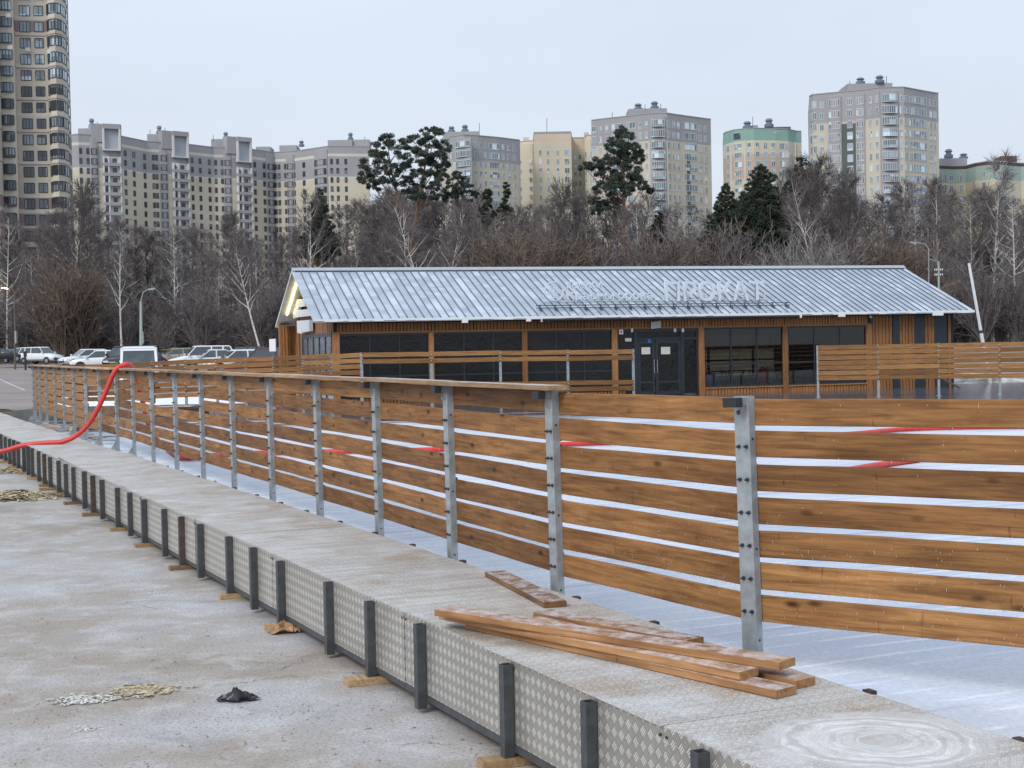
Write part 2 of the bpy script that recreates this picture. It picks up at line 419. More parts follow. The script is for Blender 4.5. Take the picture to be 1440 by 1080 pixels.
while x < LD: mb.box(x, x+.04, -WD+.045, -.035, ZD-.06, ZD-.014); x += 1.0
obj('frame', mb, M_dsteel, deck)

def deck_s(px, side=0.0, z=.35):
    lo, hi = -1.0, 60.0
    for _ in range(50):
        mid = (lo+hi)/2; p = DO + VD*mid + ND*side; p.z = z
        if proj(p)[0] > px: lo = mid
        else: hi = mid
    return (lo+hi)/2
post_px = [985, 828, 712, 590, 520, 462, 394, 356, 322, 281, 255, 231, 202, 182.5, 165, 143, 130, 118, 103, 92, 82, 70, 62, 54, 45, 39, 33, 25, 19, 13, 7, 1]
posts_s = [deck_s(px, .04, ZD) for px in post_px]
gap = .72
sp0 = posts_s[0]; front = []
s_ = sp0-1.05
while s_ > .1: front.append(s_); s_ -= 1.05
s_ = posts_s[-1] + gap; back = []
while s_ < LD-.2: back.append(s_); s_ += gap
allp = sorted(front+posts_s+back)
short_i = set()
for i, s in enumerate(allp):
    mb = MB(); rust = i % 6 == 1 and s > 9
    has_block = (i - allp.index(sp0)) % 2 == 0 or s > 20 and i % 3 == 0
    zb = .045 if has_block else .03
    zt = ZD - .012 - rnd.uniform(0, .02)
    a = .031; t = .005
    # open-topped square tube
    for (x0, x1, y0, y1) in ((-a, a, .012, .012+t), (-a, a, .012+2*a-t, .012+2*a), (-a, -a+t, .012+t, .012+2*a-t), (a-t, a, .012+t, .012+2*a-t)):
        mb.box(x0, x1, y0, y1, zb, zt)
    mb.box(-a+t, a-t, .012+t, .012+2*a-t, zb, zt-.04)
    obj('side_post', mb, M_rust if rust else M_dsteel, deck, Matrix.Translation((s, 0, 0)))
    if has_block:
        loc = DO + VD*s + ND*.03
        b = MB(); w_ = rnd.uniform(.09, .14); h_ = zb
        b.box(-w_/2, w_/2, -.55, rnd.uniform(.10, .22), 0, h_)
        rz = PHI + rnd.uniform(-.12, .12)
        o = obj('wood_block', b, M_block); o.location = (loc.x, loc.y, .002); o.rotation_euler = (0, 0, rz)
        tag(o, 'sawn pine block wedged under a post of the walkway', 'wood block', 'wooden blocks under the walkway posts')
# side plates: seams behind posts and halfway
seams = [0.0]
for i, s in enumerate(allp):
    if i % 2 == 0 or True: seams.append(s + (.0 if i % 3 else .36))
seams = sorted(set(round(s, 3) for s in seams if s < LD)) + [LD]
sm2 = [seams[0]]
for s in seams[1:]:
    if s - sm2[-1] > 1.2 or s == LD: sm2.append(s)
for a, b in zip(sm2, sm2[1:]):
    mb = MB(); ti = rnd.uniform(-.004, .004)
    mb.box(a+.004, b-.004, .003+ti, .009+ti, .118, ZD-.008+rnd.uniform(0, .006))
    o = obj('side_plate', mb, M_plate, deck)
    for bx in (a+.03, b-.03):
        mb = MB(); mb.tube([(bx, .008, ZD-.05), (bx, .018, ZD-.05)], .008, 8); obj('bolt', mb, M_bolt, o)
# lugs of the far frame that show past the rear edge
for px, py in ((203+960, 360+780),):
    pass
for i in range(22):
    s = .9 + i*1.05 + rnd.uniform(-.1, .1)
    mb = MB(); mb.box(s-.03, s+.03, -WD-.05, -WD-.008, ZD-.09, ZD+.006); obj('edge_lug', mb, M_rust, deck)

# ------------------------------------------------------------------ near rink fence
BH, PITCHB = .157, .195
mb = MB(); mb.tube([(0, .054, 0), (0, .0559, 0), (0, .056, 0), (0, .066, 0), (0, .0661, 0), (0, .085, 0)], [.0055, .0055, .012, .012, .0055, .0055], 8); BOLT = mb.mesh('bolt', M_bolt)
mb = MB(); mb.tube([(-.0015, 0, 0), (0.001, 0, 0)], .008, 8); HOLE = mb.mesh('bolt_hole', M_rub)
def fence_post(parent, P, along, h, full=True, foot=True, side=1.0, width=.11, bolts=True, lean=.02):
    """local frame: x along the fence, y outward normal (towards the post side), z up"""
    ax = Vector(along); ax.z = 0
    M = frame(P, ax) @ Matrix.Rotation(lean, 4, 'Y')
    w2 = width/2; mb = MB()
    # C-channel
    mb.box(-w2, w2, .052, .056, 0, h); mb.box(-w2, -w2+.004, .0, .052, 0, h); mb.box(w2-.004, w2, .0, .052, 0, h)
    mb.box(-w2+.004, w2-.004, .0, .003, 0, h-.02)
    po = obj('post', mb, M_galv, parent, M)
    if full:
        mb = MB(); mb.box(-w2*.75, w2*.75, .056, .105, h-.05, h-.006); mb.box(-w2, w2, .0, .056, h, h+.004)
        mb.box(-w2*.6, -w2*.6+.006, .056, .10, h-.12, h-.05)
        obj('bracket', mb, M_galv, po)
        mb = MB(); mb.box(-w2*.9, w2*.9, .105, .165, h-.058, h-.002); obj('rubber_cap', mb, M_rub, po)
        mb = MB(); mb.tube([(-.01, .056, h-.09), (-.01, .10, h-.09)], .014, 8)
        obj('lock_nut', mb, M_bolt, po)
    if bolts:
        for i in range(7):
            if i == 0: zs = h-.10
            zc = h - .02 - BH/2 - i*PITCHB
            for bx in (-.03, .025):
                if full and i == 0: continue
                obj('bolt', BOLT, parent=po, M=Matrix.Translation((bx, 0, zc)))
        for zc in (h-.25, h-.9, .2): obj('bolt_hole', HOLE, parent=po, M=Matrix.Translation((-w2, .03, zc)))
    if foot:
        mb = MB(); mb.box(-.09, .09, -.02, .22, 0, .01); mb.poly([(-.003, .056, .01), (-.003, .2, .01), (-.003, .056, .22)]); mb.poly([(.003, .056, .22), (.003, .2, .01), (.003, .056, .01)])
        mb.quad((-.003, .2, .01), (.003, .2, .01), (.003, .056, .22), (-.003, .056, .22))
        obj('foot', mb, M_galv, po)
    return po

bcache = {}
def board_mesh(L, h, t=.032, mat=None, seed=0):
    key = (round(L, 2), h, mat.name, seed)
    if key in bcache: return bcache[key]
    r2 = random.Random(seed*31+int(L*100)); n = 8; mb = MB(); L2 = L/2
    prev = None
    for i in range(n+1):
        x = -L2 + L*i/n; dz = mnoise.noise(Vector((x*1.3, seed*7.1, 0)))*.006; dt = mnoise.noise(Vector((x*2, seed*3.3, 5)))*.004
        e = .004
        sec = [(x, 0, -h/2+dz+e), (x, e, -h/2+dz), (x, t-e, -h/2+dz), (x, t, -h/2+dz+e), (x, t, h/2+dz+dt-e), (x, t-e, h/2+dz+dt), (x, e, h/2+dz+dt), (x, 0, h/2+dz+dt-e)]
        n0 = len(mb.v); mb.v += sec
        if prev is not None:
            for k in range(8):
                j = (k+1) % 8; mb.f.append((prev+k, prev+j, n0+j, n0+k)); mb.m.append(0)
        else: mb.f.append(tuple(n0+k for k in range(8))); mb.m.append(0)
        prev = n0
    mb.f.append(tuple(prev+k for k in reversed(range(8)))); mb.m.append(0)
    bcache[key] = mb.mesh('board', mat); return bcache[key]

fence = thing('rink_fence', 'tall near rink fence of seven stained boards on galvanised posts, behind the walkway', 'fence', NF[3])
inv = Matrix.Translation(-NF[3])
H_F = 1.64
stuff_boards = []
missing = {(7+3, 1), (7+3, 2), (8+3, 1), (8+3, 2), (11+3, 2), (11+3, 3), (12+3, 2), (12+3, 3), (12+3, 4)}
nb = len(NF)
def along_at(i, L=NF):
    a = L[max(0, i-1)]; b = L[min(len(L)-1, i+1)]
    return (b-a)
for i, P in enumerate(NF):
    al = along_at(i)
    if i == 3: al = (NF[4]-NF[2])
    hh = H_F + (.03 if i < 3 else 0)
    fence_post(fence, P-NF[3], al, H_F, full=True, foot=(i > 12), lean=.025)
cnt = 0
for i in range(nb-1):
    a, b = NF[i], NF[i+1]           # x axis runs away from the camera
    d = b-a; L = d.length
    big = i < 15
    for r in range(7):
        if (i, r) in missing: continue
        zc = H_F - .01 - BH/2 - r*PITCHB
        mid = (a+b)/2; 
        tilt = rnd.uniform(-.0035, .0035)
        dx = d.copy(); dx.z = tilt*L
        M = frame(mid-NF[3]+Vector((0, 0, zc+rnd.uniform(-.004, .004))), dx)
        M = M @ Matrix.Translation((0, -.032, 0))
        Lb = L - .012
        if big:
            me = board_mesh(Lb, BH, mat=M_wood, seed=(i*7+r) % 9)
            o = obj('board', me, parent=fence, M=M); cnt += 1
        else: stuff_boards.append((Lb, M))
    # icicles hanging from the boards of the nearer bays
    if i < 12:
        mb = MB(); ir = random.Random(i)
        for r in range(0 if i < 3 else 2, 7):
            if (i, r) in missing: continue
            zc = H_F - .01 - BH/2 - r*PITCHB
            cntc = int(L*(34 if r > 2 else 10)*(1 if r > 3 else .7))
            for _ in range(cntc):
                t = ir.random(); q = a.lerp(b, t)-NF[3]; l = ir.uniform(.006, .022)*(1.5 if r > 4 else 1)
                off = frame((0,0,0), d).to_3x3() @ Vector((0, -ir.choice((.004, .028)), 0))
                q = q+off; q.z = zc-BH/2+.003
                rr_ = .0018
                mb.tri(q+Vector((rr_, 0, 0)), q+Vector((-rr_, rr_, 0)), q+Vector((0, 0, -l))); mb.tri(q+Vector((-rr_, rr_, 0)), q+Vector((-rr_, -rr_, 0)), q+Vector((0, 0, -l))); mb.tri(q+Vector((-rr_, -rr_, 0)), q+Vector((rr_, 0, 0)), q+Vector((0, 0, -l)))
            # frozen trickles on the outer face
            n3 = frame((0,0,0), d).to_3x3() @ Vector((0, 1, 0))
            for _ in range(int(L*(26 if r > 3 else 5))):
                t = ir.random(); q = a.lerp(b, t)-NF[3] + n3*.0015; zt = zc + ir.uniform(-BH/2, BH/2-.02); l = ir.uniform(.003, .016)*(1.6 if ir.random() < .15 else 1); e = d.normalized()*.0008
                mb.quad(Vector((q.x, q.y, zt))-e, Vector((q.x, q.y, zt))+e, Vector((q.x, q.y, zt-l))+e*.5, Vector((q.x, q.y, zt-l))-e*.5)
        obj('icicles', mb, M_icicle, fence, stuff=True)
mb = MB()
for (Lb, M) in stuff_boards:
    mb.box(-Lb/2, Lb/2, 0, .032, -BH/2, BH/2, M=M)
obj('distant_boards', mb, M_woodfar, fence, stuff=True)
# capping planks on the brackets
i = 4
while i < nb-1:
    j = min(nb-1, i+2)
    for k in range(i, j):
        a, b = NF[k]-NF[3], NF[k+1]-NF[3]; d = b-a
        if k == i and i == 4: a = a - d.normalized()*.10
        d = b-a; M = frame((a+b)/2+Vector((-.012, 0, H_F+.006+.004*((k) % 2))), d)
        mb = MB(); mb.box(-d.length/2-.03, d.length/2+.03, -.03, .125, 0, .034)
        obj('cap_plank', mb, M_cap, fence, M)
    i = j
# ------------------------------------------------------------------ rear fences
def simple_fence(name, label, px_posts, Ys, tops, pitch, bh, rows, post_rows=None, outward=1, xs=None, lean=0):
    pts = []
    for px, Y in zip(px_posts, Ys):
        X = 0
        for _ in range(6):
            q = proj((X, Y, 1.6))[0]; X += (px-q)*Y/F
        pts.append(Vector((X, Y, ZR)))
    t = thing(name, label, 'fence', pts[0])
    for i, P in enumerate(pts):
        al = pts[min(len(pts)-1, i+1)] - pts[max(0, i-1)]
        M = frame(P-pts[0], al); mb = MB(); h = tops[i]
        mb.box(-.04, .04, .034, .085, 0, h); mb.box(-.08, .08, 0, .15, 0, .012)
        po = obj('post', mb, M_galv, t, M)
        for r in rows:
            zc = h-.01-bh/2-r*pitch
            mb = MB(); mb.tube([(0, -.004, zc), (0, .002, zc)], .014, 6); obj('bolt', mb, M_white, po)
    for i in range(len(pts)-1):
        a, b = pts[i]-pts[0], pts[i+1]-pts[0]; d = b-a; hm = (tops[i]+tops[i+1])/2
        for r in rows:
            dx = d.copy(); dx.z = tops[i+1]-tops[i] + rnd.uniform(-.012, .012)
            M = frame((a+b)/2+Vector((0, 0, hm-.01-bh/2-r*pitch+rnd.uniform(-.006, .006))), dx)
            obj('board', board_mesh(d.length-.01, bh, .03, M_woodfar, (i+r) % 5), parent=t, M=M)
    return t, pts
# left rear: from the far corner to the opening
lx = [52, 80, 120, 165, 213, 260, 304, 345, 384, 425, 466, 507]
lY = [46.3, 48.5, 49.5, 49.7, 49.4, 49.1, 48.8, 48.5, 48.2, 47.9, 47.6, 47.3]
simple_fence('rear_fence', 'rear rink fence on the left, closed slatted part below the gable of the pavilion', lx, lY, [1.63]*4+[1.69, 1.72, 1.74, 1.76, 1.78, 1.8, 1.82, 1.84], .185, .145, range(7))
t1, mp_ = simple_fence('rear_fence', 'open rear railing with two upper and two lower boards in front of the dark windows', [509, 607, 704, 799, 891], [46.4, 46.7, 47.0, 47.3, 47.6], [1.84, 1.83, 1.82, 1.80, 1.78], .20, .145, (0, 1, 5, 6))
simple_fence('rear_fence', 'right rear rink fence of seven close boards standing on short steel legs', [1150, 1235, 1320, 1406, 1495, 1588], [49.6, 49.2, 48.8, 48.4, 48.0, 47.6], [1.77]*6, .172, .15, range(7))

# ------------------------------------------------------------------ hoses
def smooth_path(pts, n=8):
    pts = [Vector(p) for p in pts]; out = []
    P = [pts[0]*2-pts[1]] + pts + [pts[-1]*2-pts[-2]]
    for i in range(1, len(P)-2):
        for k in range(n):
            t = k/n; a, b, c, d = P[i-1], P[i], P[i+1], P[i+2]
            out.append(.5*((2*b)+(c-a)*t+(2*a-5*b+4*c-d)*t*t+(3*b-3*c+d-a)*t**3))
    out.append(pts[-1]); return out
hp = []
for px, py in ((-60, 640), (0, 635), (30, 627), (62, 623), (88, 621), (108, 612), (125, 596), (139, 572), (150, 548), (160, 525), (168, 516), (180, 512.5)):
    hp.append(PY(px, py, 28.4))
for px, py in ((190, 522), (196, 545), (202, 570), (209, 597)): hp.append(PY(px, py, 28.9))
for px, py in ((225, 622), (256, 643), (300, 640.5), (365, 637), (465, 635), (600, 632.5), (760, 626), (1000, 617), (1180, 611), (1265, 604), (1350, 601), (1440, 600), (1540, 599)):
    hp.append(PZ(px, py, ZR+.055))
for p in hp: p.z = max(p.z, .06)
mb = MB(); mb.tube(smooth_path(hp), .048, 12)
tag(obj('hose', mb, M_hose, smooth=True), 'thick red hose climbing from the walkway over the rink fence and across the ice', 'hose')
hp = [PZ(px, py, ZR+.05) for px, py in ((1560, 625), (1440, 633), (1340, 639), (1290, 646), (1235, 654), (1150, 668), (1100, 672))]
mb = MB(); mb.tube(smooth_path(hp), .05, 12)
tag(obj('hose', mb, M_hose, smooth=True), 'short red hose end lying on the ice behind the nearest boards on the right', 'hose')
# red pipe below the walkway
mb = MB(); a = DO+VD*1.0+ND*-.25; b = DO+VD*9.5+ND*-.2; mb.tube([(a.x, a.y, .09), (b.x, b.y, .07)], .045, 10)
tag(obj('pipe', mb, M_hose, smooth=True), 'red pipe lying on the ground in the shade under the near walkway', 'pipe')

# ------------------------------------------------------------------ loose planks on the walkway
def plank(Lp, Rp, z, w_, t_, label, seed):
    a = PZ(*Lp, z); b = PZ(*Rp, z); d = a-b; L = d.length; x = d.normalized()
    M = frame((a+b)/2, b-a)          # x left->right, y away from the camera
    mb = MB(); n = 10; prev = None; e = .003
    for i in range(n+1):
        X = -L/2+L*i/n; bow = math.sin(i/n*math.pi)*.004*(1 if seed % 2 else -1); wv = mnoise.noise(Vector((X, seed, 2)))*.003
        sec = [(X, bow, e), (X, bow+e, 0), (X, bow+w_-e, 0), (X, bow+w_, e), (X, bow+w_+wv, t_-e), (X, bow+w_-e+wv, t_), (X, bow+e, t_), (X, bow, t_-e)]
        n0 = len(mb.v); mb.v += sec
        if prev is not None:
            for k in range(8):
                j = (k+1) % 8; mb.f.append((prev+k, prev+j, n0+j, n0+k)); mb.m.append(0)
        else: mb.f.append(tuple(n0+k for k in range(8))); mb.m.append(0)
        prev = n0
    mb.f.append(tuple(prev+k for k in reversed(range(8)))); mb.m.append(0)
    o = obj('plank', mb, M_plank); o.matrix_world = M
    tag(o, label, 'plank', 'loose planks lying on the walkway')
T = .042
plank((655, 884), (1092, 983), ZD+.003, .15, T, 'lowest and nearest plank of the pile on the walkway, its end sticking out below', 1)
plank((735, 880), (1120, 969), ZD+.003, .14, T, 'plank at the bottom of the pile behind the nearest one, short end showing', 2)
plank((617, 871), (1040, 957), ZD+.003+T+.002, .15, T, 'middle plank of the pile, ending short of the one on top', 3)
plank((611, 866), (1096, 943), ZD+.003+2*T+.004, .15, T, 'topmost plank of the pile on the walkway', 4)
plank((682, 811), (765, 855), ZD+.003, .16, T-.003, 'short frosted plank lying askew farthest from the pile, close to the fence', 5)
plank((750, 870), (965, 911), ZD+.003, .15, T, 'frosted plank lying flat between the pile and the askew one', 6)

# ------------------------------------------------------------------ bits on the ground
def crumple(name, P, size, mat, label, cat, seed, flat=.5, n=26, group=None, fl=.16):
    if 'foam' in name: fl = .075; n = int(n*3)
    r2 = random.Random(seed); mb = MB()
    for _ in range(n):
        c = Vector((r2.gauss(0, size*.28), r2.gauss(0, size*.2), 0)); c.z = max(.004, (size*.5-c.length)*flat*r2.uniform(.5, 1.1))
        for _2 in range(3):
            q = [c+Vector((r2.uniform(-1, 1), r2.uniform(-1, 1), r2.uniform(-.4, 1.2)*max(flat, .25)))*size*fl for _ in range(4)]
            for p in q: p.z = max(p.z, .002)
            mb.quad(*q)
    o = obj(name, mb, mat); o.location = P; return tag(o, label, cat, group)
def rag(name, P, size, mat, label, cat, seed):
    mb = MB(); n = 16; g = []
    for j in range(n+1):
        row = []
        for i in range(n+1):
            u, v = i/n*2-1, j/n*2-1; r = math.hypot(u, v)+1e-6; sq = max(abs(u), abs(v))/r; ang = math.atan2(v, u)
            R_ = 1+.45*mnoise.noise(Vector((math.cos(ang)*1.5, math.sin(ang)*1.5, seed*5.0)))
            x, y = u*sq*R_*size*.62, v*sq*R_*size*.36
            z = max(.002, (1-r*.75)*size*.16+abs(mnoise.noise(Vector((u*2.6, v*2.6, seed*3.0))))*size*.55*(1-.6*min(1, r))); row.append((x+mnoise.noise(Vector((u*3, v*3, 9)))*size*.12, y, z))
        g.append(row)
    for j in range(n):
        for i in range(n): mb.quad(g[j][i], g[j][i+1], g[j+1][i+1], g[j+1][i])
    o = obj(name, mb, mat); o.location = P; return tag(o, label, cat)
M_rag = plain('black_film', (.012, .013, .016), .35, .4, 20)
M_foam = plain('yellowed_foam', (.50, .43, .30), .85, .5, 9)
M_whfoam = plain('white_foam', (.66, .66, .62), .8, .25, 9)
M_card = plain('torn_cardboard', (.38, .23, .12), .8, .4, 12)
rag('rag', PZ(333, 984, .003), .24, M_rag, 'crumpled black plastic scrap on the frosty ground', 'scrap', 1)
rag('cardboard', PZ(399, 889, .003), .26, M_card, 'torn brown cardboard lying at the foot of a walkway post', 'cardboard', 2)
crumple('foam_scraps', PZ(22, 700, .003), 1.15, M_foam, 'wide heap of yellowed foam scraps near the far walkway on the left', 'foam heap', 3, .22, 330)
crumple('foam_scraps', PZ(12, 664, .003), .9, M_foam, 'small farther heap of yellow foam scraps at the left picture edge', 'foam heap', 4, .14, 120)
crumple('foam_scraps', PZ(120, 984, .003), .34, M_whfoam, 'flat scatter of whitish foam left of the black scrap', 'foam scraps', 5, .06, 50)['kind'] = 'stuff'
crumple('foam_scraps', PZ(200, 972, .003), .42, M_foam, 'thin trail of tan foam crumbs right of the whitish foam', 'foam scraps', 6, .03, 60)['kind'] = 'stuff'
crumple('foam_scraps', PZ(122, 1025, .003), .16, M_whfoam, 'tiny whitish foam scrap nearest the bottom left', 'foam scraps', 7, .06, 18)['kind'] = 'stuff'
mb = MB(); r2 = random.Random(5)
for _ in range(1000):
    px = r2.uniform(-30, 700); py = r2.uniform(690, 1110)
    if py > 1110 or px > 250 + (py-760)*1.5: continue
    c = PZ(px, py, .004)
    if r2.random() < .6 and mnoise.noise(c*1.3) < 0: continue
    a = r2.uniform(0, 6.28); L = r2.uniform(.004, .012)*(2.4 if r2.random() < .12 else 1); W_ = r2.uniform(.0015, .005)
    u = Vector((math.cos(a), math.sin(a), 0)); v = Vector((-u.y, u.x, 0)); k = r2.uniform(.0, .008)
    mb.quad(c-u*L-v*W_, c+u*L-v*W_*.4, c+u*L*.8+v*W_+Vector((0, 0, k)), c-u*L*.7+v*W_)
mb.v = [tuple(p) for p in mb.v]
o = obj('debris', mb, plain('leaf_litter', (.22, .15, .10), .9, .5, 30)); tag(o, 'small dry twigs and leaf bits scattered on the frosty ground', 'litter', kind='stuff')
def crack(pts, w_):
    mb = MB(); P = [PZ(px, py, .0045) for px, py in pts]; r3 = random.Random(len(pts)); Q = []
    for a, b in zip(P, P[1:]):
        for k in range(8):
            q = a.lerp(b, k/8); q.x += r3.uniform(-.012, .012); q.y += r3.uniform(-.012, .012); Q.append(q)
    for a, b in zip(Q, Q[1:]):
        d = (b-a).normalized(); s = Vector((-d.y, d.x, 0))*w_*r3.uniform(.3, 1); mb.quad(a-s, b-s, b+s, a+s)
    struct('crack', mb, M_crk)
M_crk = plain('crack_line', (.14, .12, .11), .9, .3, 9)
crack([(298, 964), (340, 960), (372, 955), (410, 950), (418, 951)], .004); crack([(395, 942), (410, 933), (440, 930)], .003); crack([(150, 860), (200, 852), (235, 858)], .003); crack([(560, 1048), (600, 1042), (640, 1050)], .003)
# earth bank by the far corner of the rink
mb = MB(); r2 = random.Random(9); nx, ny = 60, 10
bx0, bx1, by0, by1 = -24.0, -16.9, 48.5, 54.5
grid = [[(bx0+(bx1-bx0)*i/nx, by0+(by1-by0)*j/ny, (math.sin(math.pi*min(1, j/ny))**.6)*.42*(1-max(0, (i/nx-.8))*3) + r2.uniform(0, .07)) for i in range(nx+1)] for j in range(ny+1)]
for j in range(ny):
    for i in range(nx): mb.quad(grid[j][i], grid[j][i+1], grid[j+1][i+1], grid[j+1][i])
o = struct('earth_bank', mb, plain('dark_soil', (.045, .038, .022), .95, .5, 3))
# grey boards and sheets lying at the far corner
for i in range(16):
    mb = MB(); L = rnd.uniform(1.2, 3.0); mb.box(-L/2, L/2, -.08, .08, 0, .03)
    px = rnd.uniform(45, 130); py = 598 + (px-50)*.28 + rnd.uniform(-12, 8)
    p = PZ(px, py, ZR+.01+i*.004); o = obj('offcut', mb, M_cap if i % 2 else M_galv); o.location = p; o.rotation_euler = (0, rnd.uniform(-.02, .02), rnd.uniform(-.6, .6)+2.2*(i % 2))
    tag(o, 'snowy offcut dropped on the ice at the feet of the farthest fence posts', 'offcut', 'offcuts at the far corner of the rink')
# dark lumber stack on the rink
M_dark = wood('dark_lumber', (.05, .035, .025), (.12, .085, .06), knots=False)
for i, (px, w_, h_, dz, lb) in enumerate(((252, 1.45, .16, 0, 'dark wet lumber stack lying on the ice by the rear fence'), (240, 1.25, .05, .17, 'pale sheet lying on top of the dark lumber stack'))):
    p = PY(px, 575, 45.5); mb = MB()
    if i == 0:
        for r in range(3):
            for c in range(5): mb.box(-w_*.5+rnd.uniform(-.06, .06), w_*.5+rnd.uniform(-.06, .06), c*.15, c*.15+.14, r*.085, r*.085+.075)
    else: mb.box(-w_/2, w_/2, 0, .75, .255, .275)
    o = obj('lumber_stack' if i == 0 else 'sheet', mb, M_dark if i == 0 else M_cap); o.location = (p.x, p.y, ZR); tag(o, lb, 'lumber' if i == 0 else 'sheet')

# ------------------------------------------------------------------ pavilion
PA = Vector((-6.75, 50.0, 0)); TH = R(16.5)
LB = 26.6; WB = 5.1; ZE = 3.30; ZRG = 5.42; FZ = .47
ZE = 3.37; ZRG = 5.35
ub = Vector((math.cos(TH), math.sin(TH), 0)); db = Vector((-math.sin(TH), math.cos(TH), 0))
def bfront(px, py, yl):
    """pixel to local (x, z) on the plane y_local = yl"""
    d = ray(px, py); o_ = PA+db*yl; k = (o_-CP).dot(db)/d.dot(db); p = CP+d*k
    return (p-PA).dot(ub), p.z
def bgable(px, py, xl):
    d = ray(px, py); o_ = PA+ub*xl; k = (o_-CP).dot(ub)/d.dot(ub); p = CP+d*k
    return (p-PA).dot(db), p.z
LB = bfront(1370, 438, 0)[0]
pav = thing('pavilion', 'long low timber rental pavilion with ribbed metal roof and dark glazed front', 'pavilion', PA, TH)
# roof
def roof_mat():
    t = NT('ribbed_metal_roof'); c = t.n('ShaderNodeTexCoord'); sp = t.n('ShaderNodeSeparateXYZ'); t.l(c.outputs['Object'], sp.inputs[0])
    # frost panels: cells between the seams with ragged ends
    seam = t.math('FLOOR', t.math('DIVIDE', sp.outputs['X'], .30)); cb = t.n('ShaderNodeCombineXYZ')
    t.l(seam, cb.inputs[0]); t.l(t.math('MULTIPLY', sp.outputs['Y'], .38), cb.inputs[1])
    mp = t.n('ShaderNodeMapping'); mp.inputs['Scale'].default_value = (1.37, 1, 1); t.l(cb.outputs[0], mp.inputs['Vector'])
    n = t.noise(mp.outputs[0], 1.3, 5, .7); fr = t.ramp(n, [(.50, 0.0), (.62, .7)])
    v = t.coord(); n2 = t.noise(v, 1.0, 6, .6)
    # squarish frost flakes near the left end
    sq = t.n('ShaderNodeVectorMath', operation='FLOOR'); mp2 = t.n('ShaderNodeMapping'); mp2.inputs['Scale'].default_value = (3.333, 2.2, .0); t.l(c.outputs['Object'], mp2.inputs['Vector']); t.l(mp2.outputs[0], sq.inputs[0])
    wn = t.n('ShaderNodeTexWhiteNoise'); t.l(sq.outputs[0], wn.inputs['Vector'])
    left = t.ramp(t.math('DIVIDE', sp.outputs['X'], 10.0), [(.1, 0.0), (.2, 1.0), (.5, 1.0), (.75, 0.0)])
    flk = t.math('MULTIPLY', t.math('MULTIPLY', t.math('GREATER_THAN', wn.outputs['Value'], .6), left), .40)
    base = t.ramp(n2, [(.3, (.36, .41, .48)), (.7, (.46, .52, .60))])
    cc = t.mix(fr, base, (.70, .75, .83)); cc = t.mix(flk, cc, (.66, .70, .78))
    t.col(cc); t.rough(.42); t.p.inputs['Metallic'].default_value = .25; t.bump(n2, .1, .01); return t.mat
M_roof = roof_mat()
mb = MB(); th = .10
SR_ = (ZRG-ZE)/WB
mb.quad((0, 0, ZE), (LB, 0, ZE), (LB, WB, ZRG), (0, WB, ZRG)); mb.quad((0, WB, ZRG), (LB, WB, ZRG), (LB, 2*WB, ZE), (0, 2*WB, ZE))
mb.quad((0, 0, ZE-th), (0, WB, ZRG-th), (LB, WB, ZRG-th), (LB, 0, ZE-th), 1); mb.quad((0, WB, ZRG-th), (0, 2*WB, ZE-th), (LB, 2*WB, ZE-th), (LB, WB, ZRG-th), 1)
for x in (0, LB):
    mb.poly([(x, 0, ZE-th), (x, 0, ZE), (x, WB, ZRG), (x, WB, ZRG-th)], 2); mb.poly([(x, WB, ZRG-th), (x, WB, ZRG), (x, 2*WB, ZE), (x, 2*WB, ZE-th)], 2)
mb.quad((0, 0, ZE-th), (LB, 0, ZE-th), (LB, 0, ZE), (0, 0, ZE), 2); mb.quad((0, 2*WB, ZE-th), (0, 2*WB, ZE), (LB, 2*WB, ZE), (LB, 2*WB, ZE-th), 2)
M_soffit = plain('pale_soffit', (.42, .41, .36), .7, .12, 2)
M_trim = plain('pale_metal_trim', (.60, .62, .62), .5, .1, 2)
roof = obj('roof', mb, [M_roof, M_soffit, M_trim], pav)
M_seam = plain('roof_seam', (.085, .105, .14), .5, .1, 5)
mb = MB(); x = .30
while x < LB-.1:
    for sgn in (0, 1):
        y0, z0 = (0.02, ZE) if sgn == 0 else (2*WB-.02, ZE)
        a0 = Vector((x, y0, z0)); a1 = Vector((x, WB+(-.12 if sgn == 0 else .12), ZRG-.12*SR_))
        for dx, mi in ((0, 0),):
            e = .010; up = Vector((0, 0, .04))
            mb.quad(a0+Vector((-e, 0, 0)), a0+Vector((-e, 0, 0))+up, a1+Vector((-e, 0, 0))+up, a1+Vector((-e, 0, 0)))
            mb.quad(a0+Vector((e, 0, 0)), a1+Vector((e, 0, 0)), a1+Vector((e, 0, 0))+up, a0+Vector((e, 0, 0))+up)
            mb.quad(a0+Vector((-e, 0, 0))+up, a0+Vector((e, 0, 0))+up, a1+Vector((e, 0, 0))+up, a1+Vector((-e, 0, 0))+up)
    x += .30
obj('seam', mb, M_seam, roof)
mb = MB(); mb.quad((-.01, WB-.2, ZRG-.2*SR_+.06), (LB+.01, WB-.2, ZRG-.2*SR_+.06), (LB+.01, WB, ZRG+.09), (-.01, WB, ZRG+.09)); mb.quad((-.01, WB, ZRG+.09), (LB+.01, WB, ZRG+.09), (LB+.01, WB+.2, ZRG-.2*SR_+.06), (-.01, WB+.2, ZRG-.2*SR_+.06))
mb.quad((-.01, WB-.2, ZRG-.2*SR_+.02), (LB+.01, WB-.2, ZRG-.2*SR_+.02), (LB+.01, WB-.2, ZRG-.2*SR_+.06), (-.01, WB-.2, ZRG-.2*SR_+.06))
obj('ridge_cap', mb, plain('ridge_metal', (.36, .40, .46), .45, .1, 3), roof)
